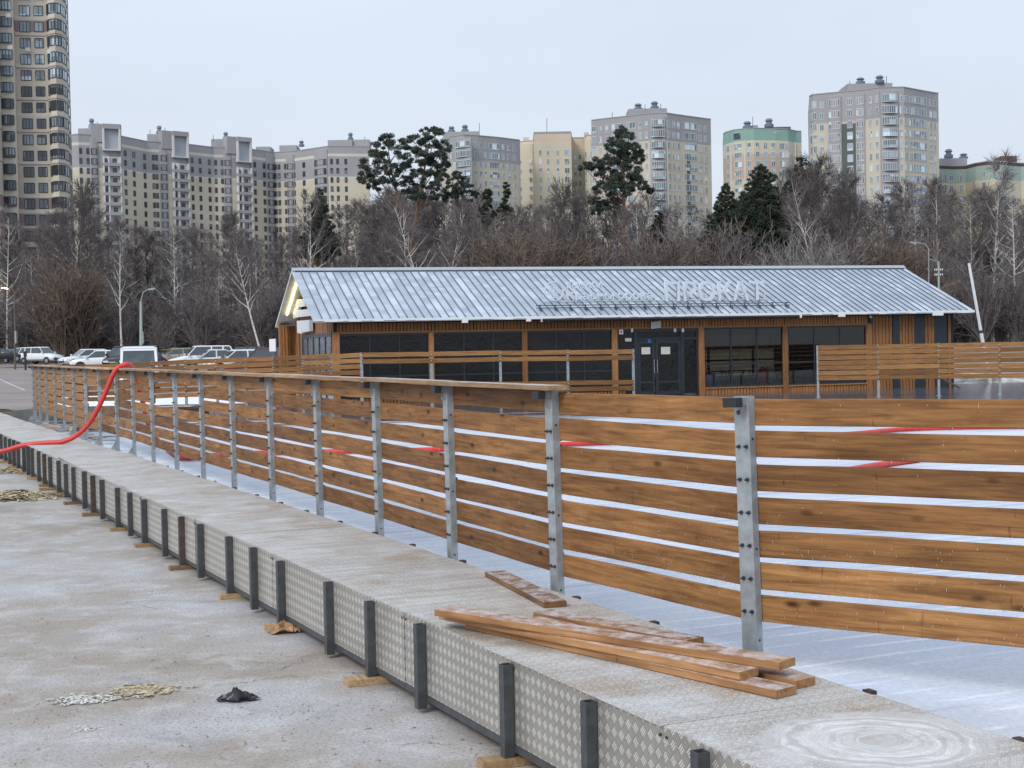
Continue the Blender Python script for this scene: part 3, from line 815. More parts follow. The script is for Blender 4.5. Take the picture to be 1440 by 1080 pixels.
mb = MB(); mb.box(.1, LB-.1, WB-.225, WB-.205, ZRG-.2*SR_-.06, ZRG-.2*SR_+.035); obj('ridge_gap_shade', mb, M_rub, roof)  # solid black strip standing in for the shade in the gap below the cap
# ragged snow lip at the eave
mb = MB(); x = 0; r2 = random.Random(4)
while x < LB-.1:
    w_ = r2.uniform(.1, .5); h_ = r2.uniform(.01, .05) + (.10 if r2.random() < .07 else 0)
    mb.box(x, min(LB, x+w_), -.04, .03, ZE-th*.4-h_, ZE+.012); x += w_+.001
obj('snow_lip', mb, M_snow, roof)
# gutter
g0 = bfront(762, 447, 0)[0]; g1 = bfront(1122, 440, 0)[0]
mb = MB(); mb.tube([(g0, -.10, ZE-.13), (g1, -.10, ZE-.13)], .055, 8); obj('gutter', mb, M_rub, pav)
# snow guard
s0 = bfront(755, 433, .55)[0]; s1 = bfront(1112, 427, .55)[0]; yg = .62; zg = ZE+SR_*yg
sg = MB()
for dz, dy in ((.08, 0), (.17, .03)): sg.tube([(s0, yg+dy, zg+dz), (s1, yg+dy, zg+dz)], .016, 6)
for i in range(18):
    x = s0+.15+(s1-s0-.3)*i/17
    sg.box(x-.02, x+.02, yg-.16, yg+.16, zg-.03, zg+.06); sg.box(x-.015, x+.015, yg-.02, yg+.05, zg, zg+.2)
obj('snow_guard', sg, plain('guard_steel', (.06, .075, .11), .5, .2, 6), roof)
# walls
YF = .5; XL = .72; XR = LB-.62; YB = 2*WB-.45
ztop = ZE-th+.0
wz = bfront(870, 463, YF)[1]; print('window top z', wz, 'left', bfront(480, 467, YF), 'right', bfront(1220, 458, YF), 'door base', bfront(930, 551, YF), 'sill', bfront(1060, 542, YF), 'eaveR', bfront(1370, 437, 0), 'ridgeR', bfront(1265, 373, WB))
WZ = wz
M_back = plain('black_backing', (.015, .016, .02), .8, .3, 3)
M_frame = plain('anthracite_frame', (.018, .024, .034), .45, .2, 6)
mb = MB()   # core behind the slats: rear, sides
pr = lambda yl: ZE-th + SR_*min(yl, 2*WB-yl)
def gable(x, t_, mi=0):
    pts = [(x, YF, FZ-.1), (x, YB, FZ-.1), (x, YB, pr(YB)), (x, WB, pr(WB)), (x, YF, pr(YF))]
    pts2 = [(x+t_, p[1], p[2]) for p in pts]
    mb.poly(pts[::-1], mi); mb.poly(pts2, mi)
    for i in range(5):
        j = (i+1) % 5; mb.quad(pts[i], pts[j], pts2[j], pts2[i], mi)
gable(XL+.04, .12); gable(XR-.12, .12)
xr0 = bfront(1222, 500, YF)[0]; xo0 = bfront(992, 500, YF)[0]+1.0
mb.box(XL+.16, xo0, YB-.12, YB, FZ-.1, pr(YB)-.0); mb.box(xr0+.6, XR-.12, YB-.12, YB, FZ-.1, pr(YB)); mb.box(xo0, xr0+.6, YB-.12, YB, FZ-.1, FZ+.35); mb.box(xo0, xr0+.6, YB-.12, YB, WZ-.25, pr(YB))
mb.box(xr0, XR-.12, YF+.03, YF+.15, FZ-.1, pr(YF))                 # solid right end
mb.box(XL+.16, xr0, YF+.03, YF+.15, WZ+.02, pr(YF))              # lintel zone
mb.box(XL+.17, XR-.13, YF+.16, YB-.13, 2.95, 3.0)                 # ceiling
obj('wall', mb, M_back, pav)
mb = MB(); mb.box(XL+.16, XR-.12, YF+.15, YB-.12, FZ-.12, FZ-.02); obj('floor', mb, plain('grey_tiles', (.30, .30, .30), .5, .15, 2), pav)
def slats(x0, x1, z0, z1, y, gapw=.035, w0=.09, w1=.15, dark=None, seed=0, name='cladding', zf=None):
    r2 = random.Random(seed); x = x0; M_ = MB()
    while x < x1-.03:
        w_ = min(r2.uniform(w0, w1), x1-x)
        if dark and any(a < x+w_/2 < b for a, b in dark): x += w_; continue
        zz = z1 if zf is None else zf(x+w_/2)
        M_.box(x, x+w_-gapw*r2.uniform(.5, 1.1), y-.022+r2.uniform(0, .006), y, z0, zz); x += w_
    return M_
def addslats(*a, **k):
    n_ = k.pop('n', 1)
    mbs = slats(*a, **k); return obj('cladding', mbs, M_slat, pav)
door0, door1 = bfront(881, 500, YF)[0], bfront(984, 500, YF)[0]
zl = ZE-th-.03
addslats(XL, door0, WZ+.06, zl, YF+.02, seed=1, w0=.12, w1=.135)
addslats(door0, xr0, WZ+.06, zl, YF+.02, seed=2, w0=.11, w1=.135)
dk = [(bfront(a, 500, YF)[0], bfront(b, 500, YF)[0]) for a, b in ((1224, 1228), (1256, 1266), (1286, 1301), (1314, 1332))]
addslats(xr0+.02, XR, FZ-.1, zl, YF+.02, seed=3, w0=.13, w1=.16, dark=dk)
mb = MB()
for a, b in dk: mb.box(a, b, YF+.0, YF+.018, FZ-.1, zl)
obj('dark_panel', mb, M_frame, pav)
# low slat strip below the right windows
ZS = bfront(1060, 543, YF)[1]
addslats(door1, xr0, FZ-.12, ZS-.05, YF+.02, seed=4, w0=.115, w1=.135)
addslats(XL, door0, FZ-.12, FZ+.12, YF+.02, seed=5, w0=.115, w1=.135)
# timber beams and columns
cols = [(468, 478), (603.5, 610.5), (735, 742), (861, 869), (983, 991), (1101.5, 1108.5), (1219, 1227)]
mb = MB(); mb.box(XL-.02, xr0+.08, YF-.03, YF+.03, WZ, WZ+.06); obj('lintel_trim', mb, M_slat, pav)
mb = MB(); mb.box(door1, xr0+.08, YF-.04, YF+.03, ZS-.05, ZS); obj('sill', mb, M_slat, pav)
for a, b in cols:
    xa, xb = bfront(a, 500, YF-.05)[0], bfront(b, 500, YF-.05)[0]
    mb = MB(); mb.box(xa, xb, YF-.05, YF+.06, FZ-.12, WZ); obj('column', mb, M_slat, pav)
# glazed bays
M_film = glassy('dark_film_glass', (.012, .0115, .011), .16, .30, wr=.35)
def clear_glass():
    t = NT('clear_glass'); tr = t.n('ShaderNodeBsdfTransparent'); tr.inputs['Color'].default_value = (.60, .60, .56, 1)
    gl = t.n('ShaderNodeBsdfGlossy'); gl.inputs['Roughness'].default_value = .03; fr = t.n('ShaderNodeFresnel'); fr.inputs['IOR'].default_value = 1.5
    ms = t.n('ShaderNodeMixShader'); mm = t.math('ADD', t.math('MULTIPLY', fr.outputs[0], .7), .02); t.l(mm, ms.inputs[0]); t.l(tr.outputs[0], ms.inputs[1]); t.l(gl.outputs[0], ms.inputs[2])
    t.l(ms.outputs[0], t.t.nodes['Material Output'].inputs['Surface']); return t.mat
M_clear = clear_glass()
def glazed(px0, px1, zb, nx, split, mat, name='window', label=None):
    xa, xb = bfront(px0, 500, YF)[0]+.01, bfront(px1, 500, YF)[0]-.01
    f = MB(); y0, y1 = YF+.01, YF+.07
    f.box(xa, xb, y0, y1, zb, zb+.06); f.box(xa, xb, y0, y1, WZ-.07, WZ-.001)
    for i in range(nx+1):
        x = xa+(xb-xa)*i/nx; e = .03; f.box(max(xa, x-e), min(xb, x+e), y0+.002, y1-.002, zb+.06, WZ-.07)
    zsp = None
    if split: zsp = zb+(WZ-zb)*split; f.box(xa+.03, xb-.03, y0+.004, y1-.004, zsp-.03, zsp+.03)
    w_ = obj(name, f, M_frame, pav)
    g = MB(); g.box(xa+.02, xb-.02, YF+.035, YF+.045, zb+.03, WZ-.04)
    obj('pane', g, mat, w_); return w_, xa, xb
ZB0 = FZ+.14
f = MB(); k = 6
for i in range(k+1):
    x = xo0+(xr0+.6-xo0)*i/k; f.box(x-.05, x+.05, YB-.1, YB-.02, FZ+.35, WZ-.25)
f.box(xo0+.05, xr0+.55, YB-.09, YB-.03, FZ+1.0, FZ+1.07); w_ = obj('window', f, M_frame, pav); f = MB(); f.box(xo0, xr0+.6, YB-.065, YB-.055, FZ+.35, WZ-.25); obj('pane', f, M_clear, w_)
glazed(478, 603.5, ZB0, 3, .33, M_film); glazed(610.5, 735, ZB0, 3, .33, M_film); glazed(742, 861, ZB0, 3, .33, M_film)
glazed(991, 1101.5, ZS, 3, .39, M_clear); glazed(1108.5, 1219, ZS, 3, .39, M_clear)
glazed(869, 893, FZ-.05, 1, None, M_film)
# entrance doors
xa, xb = bfront(893, 500, YF)[0], bfront(983, 500, YF)[0]
f = MB(); y0, y1 = YF+.0, YF+.08
f.box(xa, xb, y0, y1, WZ-.12, WZ-.002); 
for px in (894.5, 960, 982): 
    x = bfront(px, 500, YF)[0]; f.box(x-.07, min(x+.07, xb), y0, y1, FZ-.08, WZ-.12)
f.box(xa+.07, xb-.07, y0+.01, y1-.01, FZ+1.98, FZ+2.07)
ent = obj('entrance_frame', f, M_frame, pav)
g = MB(); g.box(xa, xb, YF+.045, YF+.052, FZ+2.05, WZ-.1); x = bfront(960, 500, YF)[0]; g.box(x, xb, YF+.045, YF+.052, FZ, FZ+2.0); obj('pane', g, M_film, ent)
for a, b, hs in ((897, 921, 1), (922, 957.5, -1)):
    x0, x1 = bfront(a, 500, YF)[0], bfront(b, 500, YF)[0]
    d = MB(); y0, y1 = YF+.015, YF+.065; zb, zt = FZ-.06, FZ+1.97
    d.box(x0, x0+.11, y0, y1, zb, zt); d.box(x1-.11, x1, y0, y1, zb, zt); d.box(x0+.11, x1-.11, y0, y1, zt-.12, zt); d.box(x0+.11, x1-.11, y0, y1, zb, zb+.14); d.box(x0+.11, x1-.11, y0, y1, FZ+.38, FZ+.46)
    dr = obj('door', d, M_frame, pav)
    g = MB(); g.box(x0+.1, x1-.1, YF+.035, YF+.042, zb+.1, zt-.1); obj('pane', g, M_film, dr)
    hx = x1-.05 if hs > 0 else x0+.05; g = MB(); g.tube([(hx, YF-.04, FZ+.75), (hx, YF-.04, FZ+1.25)], .014, 6); obj('handle', g, M_galv, dr)
M_paper = plain('paper', (.62, .61, .55), .8, .06, 8)
def sheet(px0, py0, px1, py1, mat, label, name='notice', yl=YF-.004, t_=.006, cat='notice'):
    x0, z1 = bfront(px0, py0, yl); x1, z0 = bfront(px1, py1, yl); mb = MB(); mb.box(0, x1-x0, 0, t_, 0, z1-z0)
    o = obj(name, mb, mat); o.location = PA+ub*x0+db*(yl)+Vector((0, 0, z0)); o.rotation_euler = (0, 0, TH); return tag(o, label, cat)
sheet(902, 488.5, 914.5, 498, M_paper, 'pale paper notice taped to the narrow left door leaf')
sheet(929.5, 488, 942.5, 498, M_paper, 'pale paper notice taped to the wide right door leaf')
sheet(911, 477, 915.5, 482.5, plain('blue_sticker', (.03, .12, .42), .5, .1, 9), 'small blue sticker at the top of the left door', name='sticker', cat='sticker')
sheet(879, 475.5, 888, 480, M_paper, 'small white plate left of the entrance at head height', name='plate', cat='plate', yl=YF+.005)
sheet(870.5, 463.5, 876.5, 470, M_white, 'white warning plate with a red mark on the column by the entrance', name='plate', cat='plate', yl=YF-.06)
sheet(872.3, 465.3, 874.6, 468, plain('red_mark', (.5, .04, .03), .6, .1, 9), 'red mark on the white warning plate by the entrance', name='sticker', cat='sticker', yl=YF-.068)
for px, lb in ((889, 'small white sensor box left of the entrance doors'), (949.5, 'small white sensor box above the right door leaf'), (960.5, 'small white sensor box on the post right of the doors')):
    sheet(px-1.5, 462, px+1.5, 467, M_white, lb, name='sensor', yl=YF-.06, t_=.06, cat='sensor')
# floodlights
def flood(px, py, s, label, group=None):
    x, z = bfront(px, py, YF-.15); t = thing('floodlight', label, 'floodlight', PA+ub*x+db*(YF-.15)+Vector((0, 0, z)), TH, group)
    M = Matrix.Rotation(.35, 4, 'X') @ Matrix.Rotation(-.12, 4, 'Y')
    mb = MB(); mb.box(-s/2, s/2, -.04, .03, -s*.36, s*.36, M=M); obj('housing', mb, M_white, t)
    mb = MB(); mb.box(-s*.42, s*.42, -.046, -.041, -s*.29, s*.29, M=M); obj('lens', mb, plain('frosted_lens', (.50, .54, .50), .3, .05, 5), t)
    mb = MB(); mb.tube([(0, .03, 0), (0, .14, .05)], .012, 6); obj('arm', mb, M_dsteel, t)
flood(922, 456.5, .36, 'pale square floodlight on the facade above the entrance doors')
mb = MB(); x, z = bfront(1224, 445, YF-.08); mb.tube([(0, .06, .02), (0, -.01, 0)], .05, 10); mb.tube([(0, -.01, 0), (0, -.05, -.04)], [.06, .05], 10)
o = obj('camera_dome', mb, M_white, smooth=True); o.location = PA+ub*x+db*(YF-.08)+Vector((0, 0, z)); o.rotation_euler = (0, 0, TH); tag(o, 'small white round lamp at the start of the right slatted wall', 'lamp')
# --- left gable wall
def gslats(y0, y1, z0, zf, x, seed, gapw=.03, w0=.1, w1=.16, dark=None):
    r2 = random.Random(seed); M_ = MB(); y = y0
    while y < y1-.03:
        w_ = min(r2.uniform(w0, w1), y1-y); yc = y+w_/2
        if not (dark and any(a < yc < b for a, b in dark)):
            M_.box(x-.022+r2.uniform(0, .006), x, y, y+w_-gapw*r2.uniform(.4, 1), z0, zf(yc)-.01)
        y += w_
    return M_
gd0, _ = bgable(466, 480, XL); gd1, _ = bgable(420, 480, XL); gzt = bgable(466, 470, XL)[1]
print('gable door y', gd0, gd1, gzt, 'corner', bgable(470, 480, XL), 'back', bgable(379, 480, XL))
gd0 = max(gd0, YF+.1); gd1 = min(max(gd1, gd0+2.2), YB-2)
obj('cladding', gslats(YF, gd1, gzt+.05, pr, XL+.04, 11, gapw=.12, w0=.35, w1=.5), M_slat, pav)
obj('cladding', gslats(gd1, YB, FZ-.1, pr, XL+.04, 12, gapw=.5, w0=.85, w1=1.2), M_slat, pav)
f = MB(); 
f.box(XL-.01, XL+.05, gd0, gd1, gzt-.08, gzt+.05); f.box(XL-.01, XL+.05, gd0, gd1, FZ-.08, FZ+.1)
k = 5
for i in range(k+1):
    y = gd0+(gd1-gd0)*i/k; f.box(XL-.008, XL+.048, max(gd0, y-.04), min(gd1, y+.04), FZ+.1, gzt-.08)
f.box(XL-.006, XL+.046, gd0+.04, gd1-.04, FZ+1.5, FZ+1.58)
gf = obj('window', f, M_frame, pav); g = MB(); g.box(XL+.02, XL+.03, gd0, gd1, FZ, gzt-.04); obj('pane', g, glassy('reflective_glass', (.10, .13, .16), .06, .9, wr=.4), gf)
# closing screen at the rear corner under the eave
mb = MB(); yb0, yb1 = 2*WB-1.5, 2*WB-.25
mb.box(.10, XL+.04, yb1-.08, yb1, FZ-.1, pr(yb1)-.02)
for k, x in enumerate((.08, .19, .31)): mb.box(x, x+.095, yb1-.35-.01*k, yb1-.08, FZ-.1, pr(yb1)-.03)
mb.box(.43, .50, yb1-.30, yb1-.08, FZ-.1, pr(yb1)-.03)
obj('corner_screen', mb, M_slat, pav)
# LED strip below the gable soffit
M_led = plain('led_strip', (.9, .85, .6), .5, .02, 2, emis=((1.0, .84, .42), 7.0))
mb = MB(); q0 = Vector((XL-.42, WB+.5, pr(WB+.5)-.04)); q1 = Vector((XL-.42, YB-.9, pr(YB-.9)-.04)); mb.tube([q0, q1], .03, 6); obj('led_strip', mb, M_led, pav)
# gable sign: frosted letter boxes seen from the side
def gsign(pts, xl, t_, name, label, mat):
    yz = [bgable(370+px/7.2, 370+py/7.2, xl) for px, py in pts]; mb = MB(); n = len(yz)
    a = [(xl, y, z) for y, z in yz]; b = [(xl+t_, y, z) for y, z in yz]
    mb.poly(a); mb.poly(b[::-1])
    for i in range(n):
        j = (i+1) % n; mb.quad(a[i], b[i], b[j], a[j])
    o = obj(name, mb, mat); o.location = PA; o.rotation_euler = (0, 0, TH); return tag(o, label, 'sign')
M_frost = plain('frosted_letter', (.60, .63, .66), .5, .08, 6)
gsign([(296, 366), (420, 362), (422, 436), (354, 446), (354, 476), (514, 460), (518, 528), (330, 550), (304, 560)], XL-.2, .14, 'sign', 'large frosted letter sign fixed high on the timber gable', M_frost)
gsign([(340, 585), (466, 575), (468, 690), (400, 700), (382, 714), (345, 706)], XL-.2, .14, 'sign', 'frosted square sign below the large letter on the gable', M_frost)
x0 = 379; 
yz0 = bgable(379.5, 477, .08); yz1 = bgable(388, 494, .08)
mb = MB(); mb.box(-.04, 0, min(yz0[0], yz1[0]), max(yz0[0], yz1[0]), yz1[1], yz0[1]); o = obj('notice_board', mb, M_white); o.location = PA+ub*.09; o.rotation_euler = (0, 0, TH); tag(o, 'white notice board on the rear corner screen below the gable eave', 'notice board')
# --- roof lettering
def roof_hit(px, py):
    nrm = Vector((0, -SR_, 1)); d = ray(px, py); dl = Vector((d.dot(ub), d.dot(db), d.z)); o_ = CP-PA; ol = Vector((o_.dot(ub), o_.dot(db), o_.z))
    k = (Vector((0, 0, ZE))-ol).dot(nrm)/dl.dot(nrm); return ol+dl*k
rh = roof_hit(1000, 424); YT = rh.y; ZT = rh.z; print('roof text', rh, roof_hit(1000, 392))
M_letter = plain('white_letter_acrylic', (.63, .68, .76), .35, .05, 3)
def text_obj(s, px0, px1, pyb, pyt, name, label, yl, thick=.10, bold=.0, cat='sign'):
    cu = bpy.data.curves.new(name, 'FONT'); cu.body = s; cu.size = 1; cu.extrude = thick/2; cu.offset = bold; cu.resolution_u = 3
    tmp = bpy.data.objects.new('tmp', cu); COL.objects.link(tmp); bpy.context.view_layer.update()
    me = bpy.data.meshes.new_from_object(tmp); bpy.data.objects.remove(tmp)
    xs = [v.co.x for v in me.vertices]; ys_ = [v.co.y for v in me.vertices]
    X0, Z0 = bfront(px0, pyb, yl); X1, _ = bfront(px1, pyb, yl); Z1 = bfront((px0+px1)/2, pyt, yl)[1]; Z0 = bfront((px0+px1)/2, pyb, yl)[1]
    sx = (X1-X0)/(max(xs)-min(xs)); sz = (Z1-Z0)/(max(ys_)-min(ys_))
    for v in me.vertices:
        x, y, z = v.co; v.co = ((x-min(xs))*sx, -z, (y-min(ys_))*sz)
    me.materials.clear(); me.materials.append(M_letter); me.flip_normals()
    o = bpy.data.objects.new(name, me); COL.objects.link(o); o.location = PA+ub*X0+db*yl+Vector((0, 0, Z0)); o.rotation_euler = (0, 0, TH)
    return tag(o, label, cat)
def lettering(s, px0, px1, pyb, pyt, name, label, yl, **k):
    return text_obj(s, px0, px1, pyb, pyt, name, label, yl, **k)
lettering('ПРОКАТ', 935, 1074, 423.5, 395, 'letter_sign', 'large white block capitals standing on the roof, right of the two lines of script', YT-.05, bold=.012)
lettering('ПАРКИ', 797, 847, 405.5, 396, 'letter_sign', 'upper line of small white letters on the roof beside the round emblem', YT-.02, bold=.01)
lettering('Красногорска', 797, 917, 423.5, 409.5, 'letter_sign', 'lower line of small white letters on the roof beside the round emblem', YT-.02, bold=.01)
ex, ez = bfront(779, 409.5, YT-.02); em = thing('round_emblem', 'round white emblem ring with a leafy tree mark standing on the roof', 'emblem', PA+ub*ex+db*(YT-.02)+Vector((0, 0, ez)), TH)
RE = 14*54/F; mb = MB(); n = 40
for i in range(n):
    a0, a1 = 2*math.pi*i/n, 2*math.pi*(i+1)/n
    for (r0_, r1_) in ((RE-.035, RE),):
        P_ = [(math.cos(a)*r, yy, math.sin(a)*r) for yy in (-.04, .04) for r, a in ((r0_, a0), (r1_, a0), (r1_, a1), (r0_, a1))]
        mb.quad(P_[0], P_[1], P_[2], P_[3]); mb.quad(P_[7], P_[6], P_[5], P_[4]); mb.quad(P_[1], P_[5], P_[6], P_[2]); mb.quad(P_[4], P_[0], P_[3], P_[7])
obj('ring', mb, M_letter, em)
mb = MB(); mb.tube([(0, 0, -RE*.75), (0, 0, RE*.6)], .018, 6)
for k in range(6):
    z = -RE*.5+k*RE*.2; L = RE*(.55-.05*k)
    for s_ in (-1, 1): mb.tube([(0, 0, z), (s_*L*.6, 0, z+L*.35), (s_*L, 0, z+L*.85)], .013, 5)
obj('leaf_mark', mb, M_letter, em)
mb = MB(); a = bfront(765, 426, YT)[0]; b = bfront(1076, 426, YT)[0]; zz = ZE+SR_*YT+.07
mb.tube([(a, YT, zz), (b, YT, zz)], .02, 6)
for i in range(12):
    x = a+(b-a)*i/11; mb.tube([(x, YT, zz-.06), (x, YT, zz+.25)], .014, 6); mb.tube([(x, YT+.5, zz+.15), (x, YT, zz+.2)], .01, 5)
o = obj('support_rail', mb, M_trim); o.location = PA; o.rotation_euler = (0, 0, TH); tag(o, 'thin metal rail carrying the white letters on the roof', 'rail')
# --- things inside, seen through the right windows
def inside(px, py, yl):
    x, z = bfront(px, py, yl); return x
mb = MB(); x = inside(999, 541, YF+.6)
tb = thing('bin', 'blue plastic bin behind the right window beside the entrance', 'bin', PA+ub*x+db*(YF+.6)+Vector((0, 0, FZ)), TH)
n = 4; mb.tube([(0, 0, .0), (0, 0, .62)], [.17, .21], 10); obj('body', mb, plain('blue_plastic', (.05, .27, .80), .4, .1, 4), tb)
mb = MB(); mb.tube([(0, 0, .62), (0, 0, .67)], [.23, .23], 10); obj('lid', mb, plain('light_blue_plastic', (.10, .42, .85), .4, .1, 4), tb)
for px, lb in ((1010, 'left dark table inside behind the first clear window'), (1035, 'middle dark table inside behind the first clear window'), (1120, 'dark table inside behind the second clear window')):
    x = inside(px, 540, YF+1.6); tt = thing('table', lb, 'table', PA+ub*x+db*(YF+1.6)+Vector((0, 0, FZ)), TH)
    mb = MB(); mb.box(-.5, .5, -.35, .35, .72, .75); obj('tabletop', mb, M_dark, tt)
    for sx in (-1, 1):
        for sy in (-1, 1): mb = MB(); mb.box(sx*.45-.02, sx*.45+.02, sy*.3-.02, sy*.3+.02, 0, .72); obj('leg', mb, M_dsteel, tt)
x = inside(1074+0, 541, YF+.9)
for px, c, lb in ((1073+0, None, None), (1071, None, None)): pass
M_red = plain('red_fabric', (.65, .04, .08), .8, .2, 5); M_cloth = plain('grey_fabric', (.42, .43, .46), .8, .2, 5)
for px, yl, mt, lb in ((1071.5+0, 0, 0, 0),)[:0]: pass
for px, mt, lb in ((1073, M_red, 'red jacket hanging over a chair inside the first clear window'), (1082, M_cloth, 'grey jacket hanging over a chair inside the first clear window')):
    yl = YF+.95; x = inside(px, 540, yl); mb = MB()
    for i in range(9):
        a = i/8*math.pi; r = .16+.02*math.sin(i*2.3)
    mb.tube([(0, 0, .35), (0, 0, .6), (0, .02, .85), (0, .03, .95)], [.2, .19, .17, .07], 9); mb.tube([(-.17, 0, .85), (-.22, -.03, .45)], [.06, .05], 7); mb.tube([(.17, 0, .85), (.22, -.03, .45)], [.06, .05], 7)
    o = obj('jacket', mb, mt, smooth=True); o.location = PA+ub*x+db*yl+Vector((0, 0, FZ-.1)); o.rotation_euler = (0, 0, TH); tag(o, lb, 'jacket')
# ------------------------------------------------------------------ apartment buildings
HAZEF = .0
def bmat(name, c, rough=.85, var=.07, sc=.12): return plain(name, c, rough, var, sc)
M_beige = bmat('beige_brick', (.57, .525, .425)); M_greyw = bmat('grey_render', (.35, .345, .36)); M_beige2 = bmat('sand_brick', (.55, .505, .415))
M_tan = bmat('tan_brick', (.56, .51, .43)); M_brown = bmat('brown_brick', (.30, .23, .22)); M_pale = bmat('pale_band', (.60, .58, .51))
M_lgrey = bmat('light_grey_render', (.36, .36, .38)); M_whitef = bmat('white_frame_paint', (.62, .62, .62)); M_darkf = bmat('dark_window_frame', (.035, .03, .032), .5)
M_green = bmat('green_render', (.25, .40, .35)); M_gold = bmat('golden_brick', (.58, .525, .41)); M_pink = bmat('pink_brick', (.50, .40, .33)); M_orange = bmat('peach_render', (.60, .49, .39)); M_dgreen = bmat('dark_green_render', (.10, .125, .115))
M_gd = glassy('dark_window_glass', (.055, .07, .09), .12, .7, cellvar=.55)
M_gb = glassy('sky_tinted_window_glass', (.24, .31, .36), .12, .8, cellvar=.6)  # pale blue sky reflection put into the base colour
M_roofd = bmat('flat_roof', (.14, .14, .15)); M_warm = plain('lit_window', (.8, .5, .2), .5, .1, 1, emis=((1, .55, .22), 1.2))

def on_seg(P, Q, px, py=260):
    u = (Q-P); u.z = 0; L = u.length; u.normalize(); nrm = Vector((-u.y, u.x, 0)); d = ray(px, py); k = (P-CP).dot(nrm)/d.dot(nrm); p = CP+d*k
    return (p-P).dot(u), p.z
def glazing(P, u, n, a, b, z0, z1, nx, fr, gl, sill=None, out=0.0, arc=0.0, name='window', parent=None, joined=None):
    """window on a facade: glass set in a frame; arc > 0 bows it outward"""
    mb = joined if joined is not None else MB()
    seg = 5 if arc > 0 else 1; pts = []
    for i in range(seg+1):
        t = i/seg; o_ = out + arc*(1-(2*t-1)**2); pts.append(P+u*(a+(b-a)*t)+n*o_)
    fw = .09
    for i in range(seg):
        p, q = pts[i], pts[i+1]; e = n*.03
        mb.quad(Vector((p.x+e.x, p.y+e.y, z0)), Vector((q.x+e.x, q.y+e.y, z0)), Vector((q.x+e.x, q.y+e.y, z1)), Vector((p.x+e.x, p.y+e.y, z1)), 1)
    def bar(p, q, za, zb, d=.08):
        k = n*d
        A, B_, C, D = [Vector((p.x, p.y, za)), Vector((q.x, q.y, za)), Vector((q.x, q.y, zb)), Vector((p.x, p.y, zb))]
        mb.quad(A+k, B_+k, C+k, D+k, 0); mb.quad(D+k, C+k, C, D, 0); mb.quad(A, B_, B_+k, A+k, 0); mb.quad(A, A+k, D+k, D, 0); mb.quad(B_+k, B_, C, C+k, 0)
    for i in range(seg):
        bar(pts[i], pts[i+1], z0-fw*.5, z0+fw); bar(pts[i], pts[i+1], z1-fw, z1+fw*.5)
    for i in range(nx+1):
        t = i/nx*seg; j = min(seg-1, int(t)); c = pts[j].lerp(pts[j+1], t-j); w_ = fw*.6
        bar(c-u*w_, c+u*w_, z0+fw, z1-fw, .075)
    if joined is None: return obj(name, mb, [fr, gl], parent)
LIM = 100
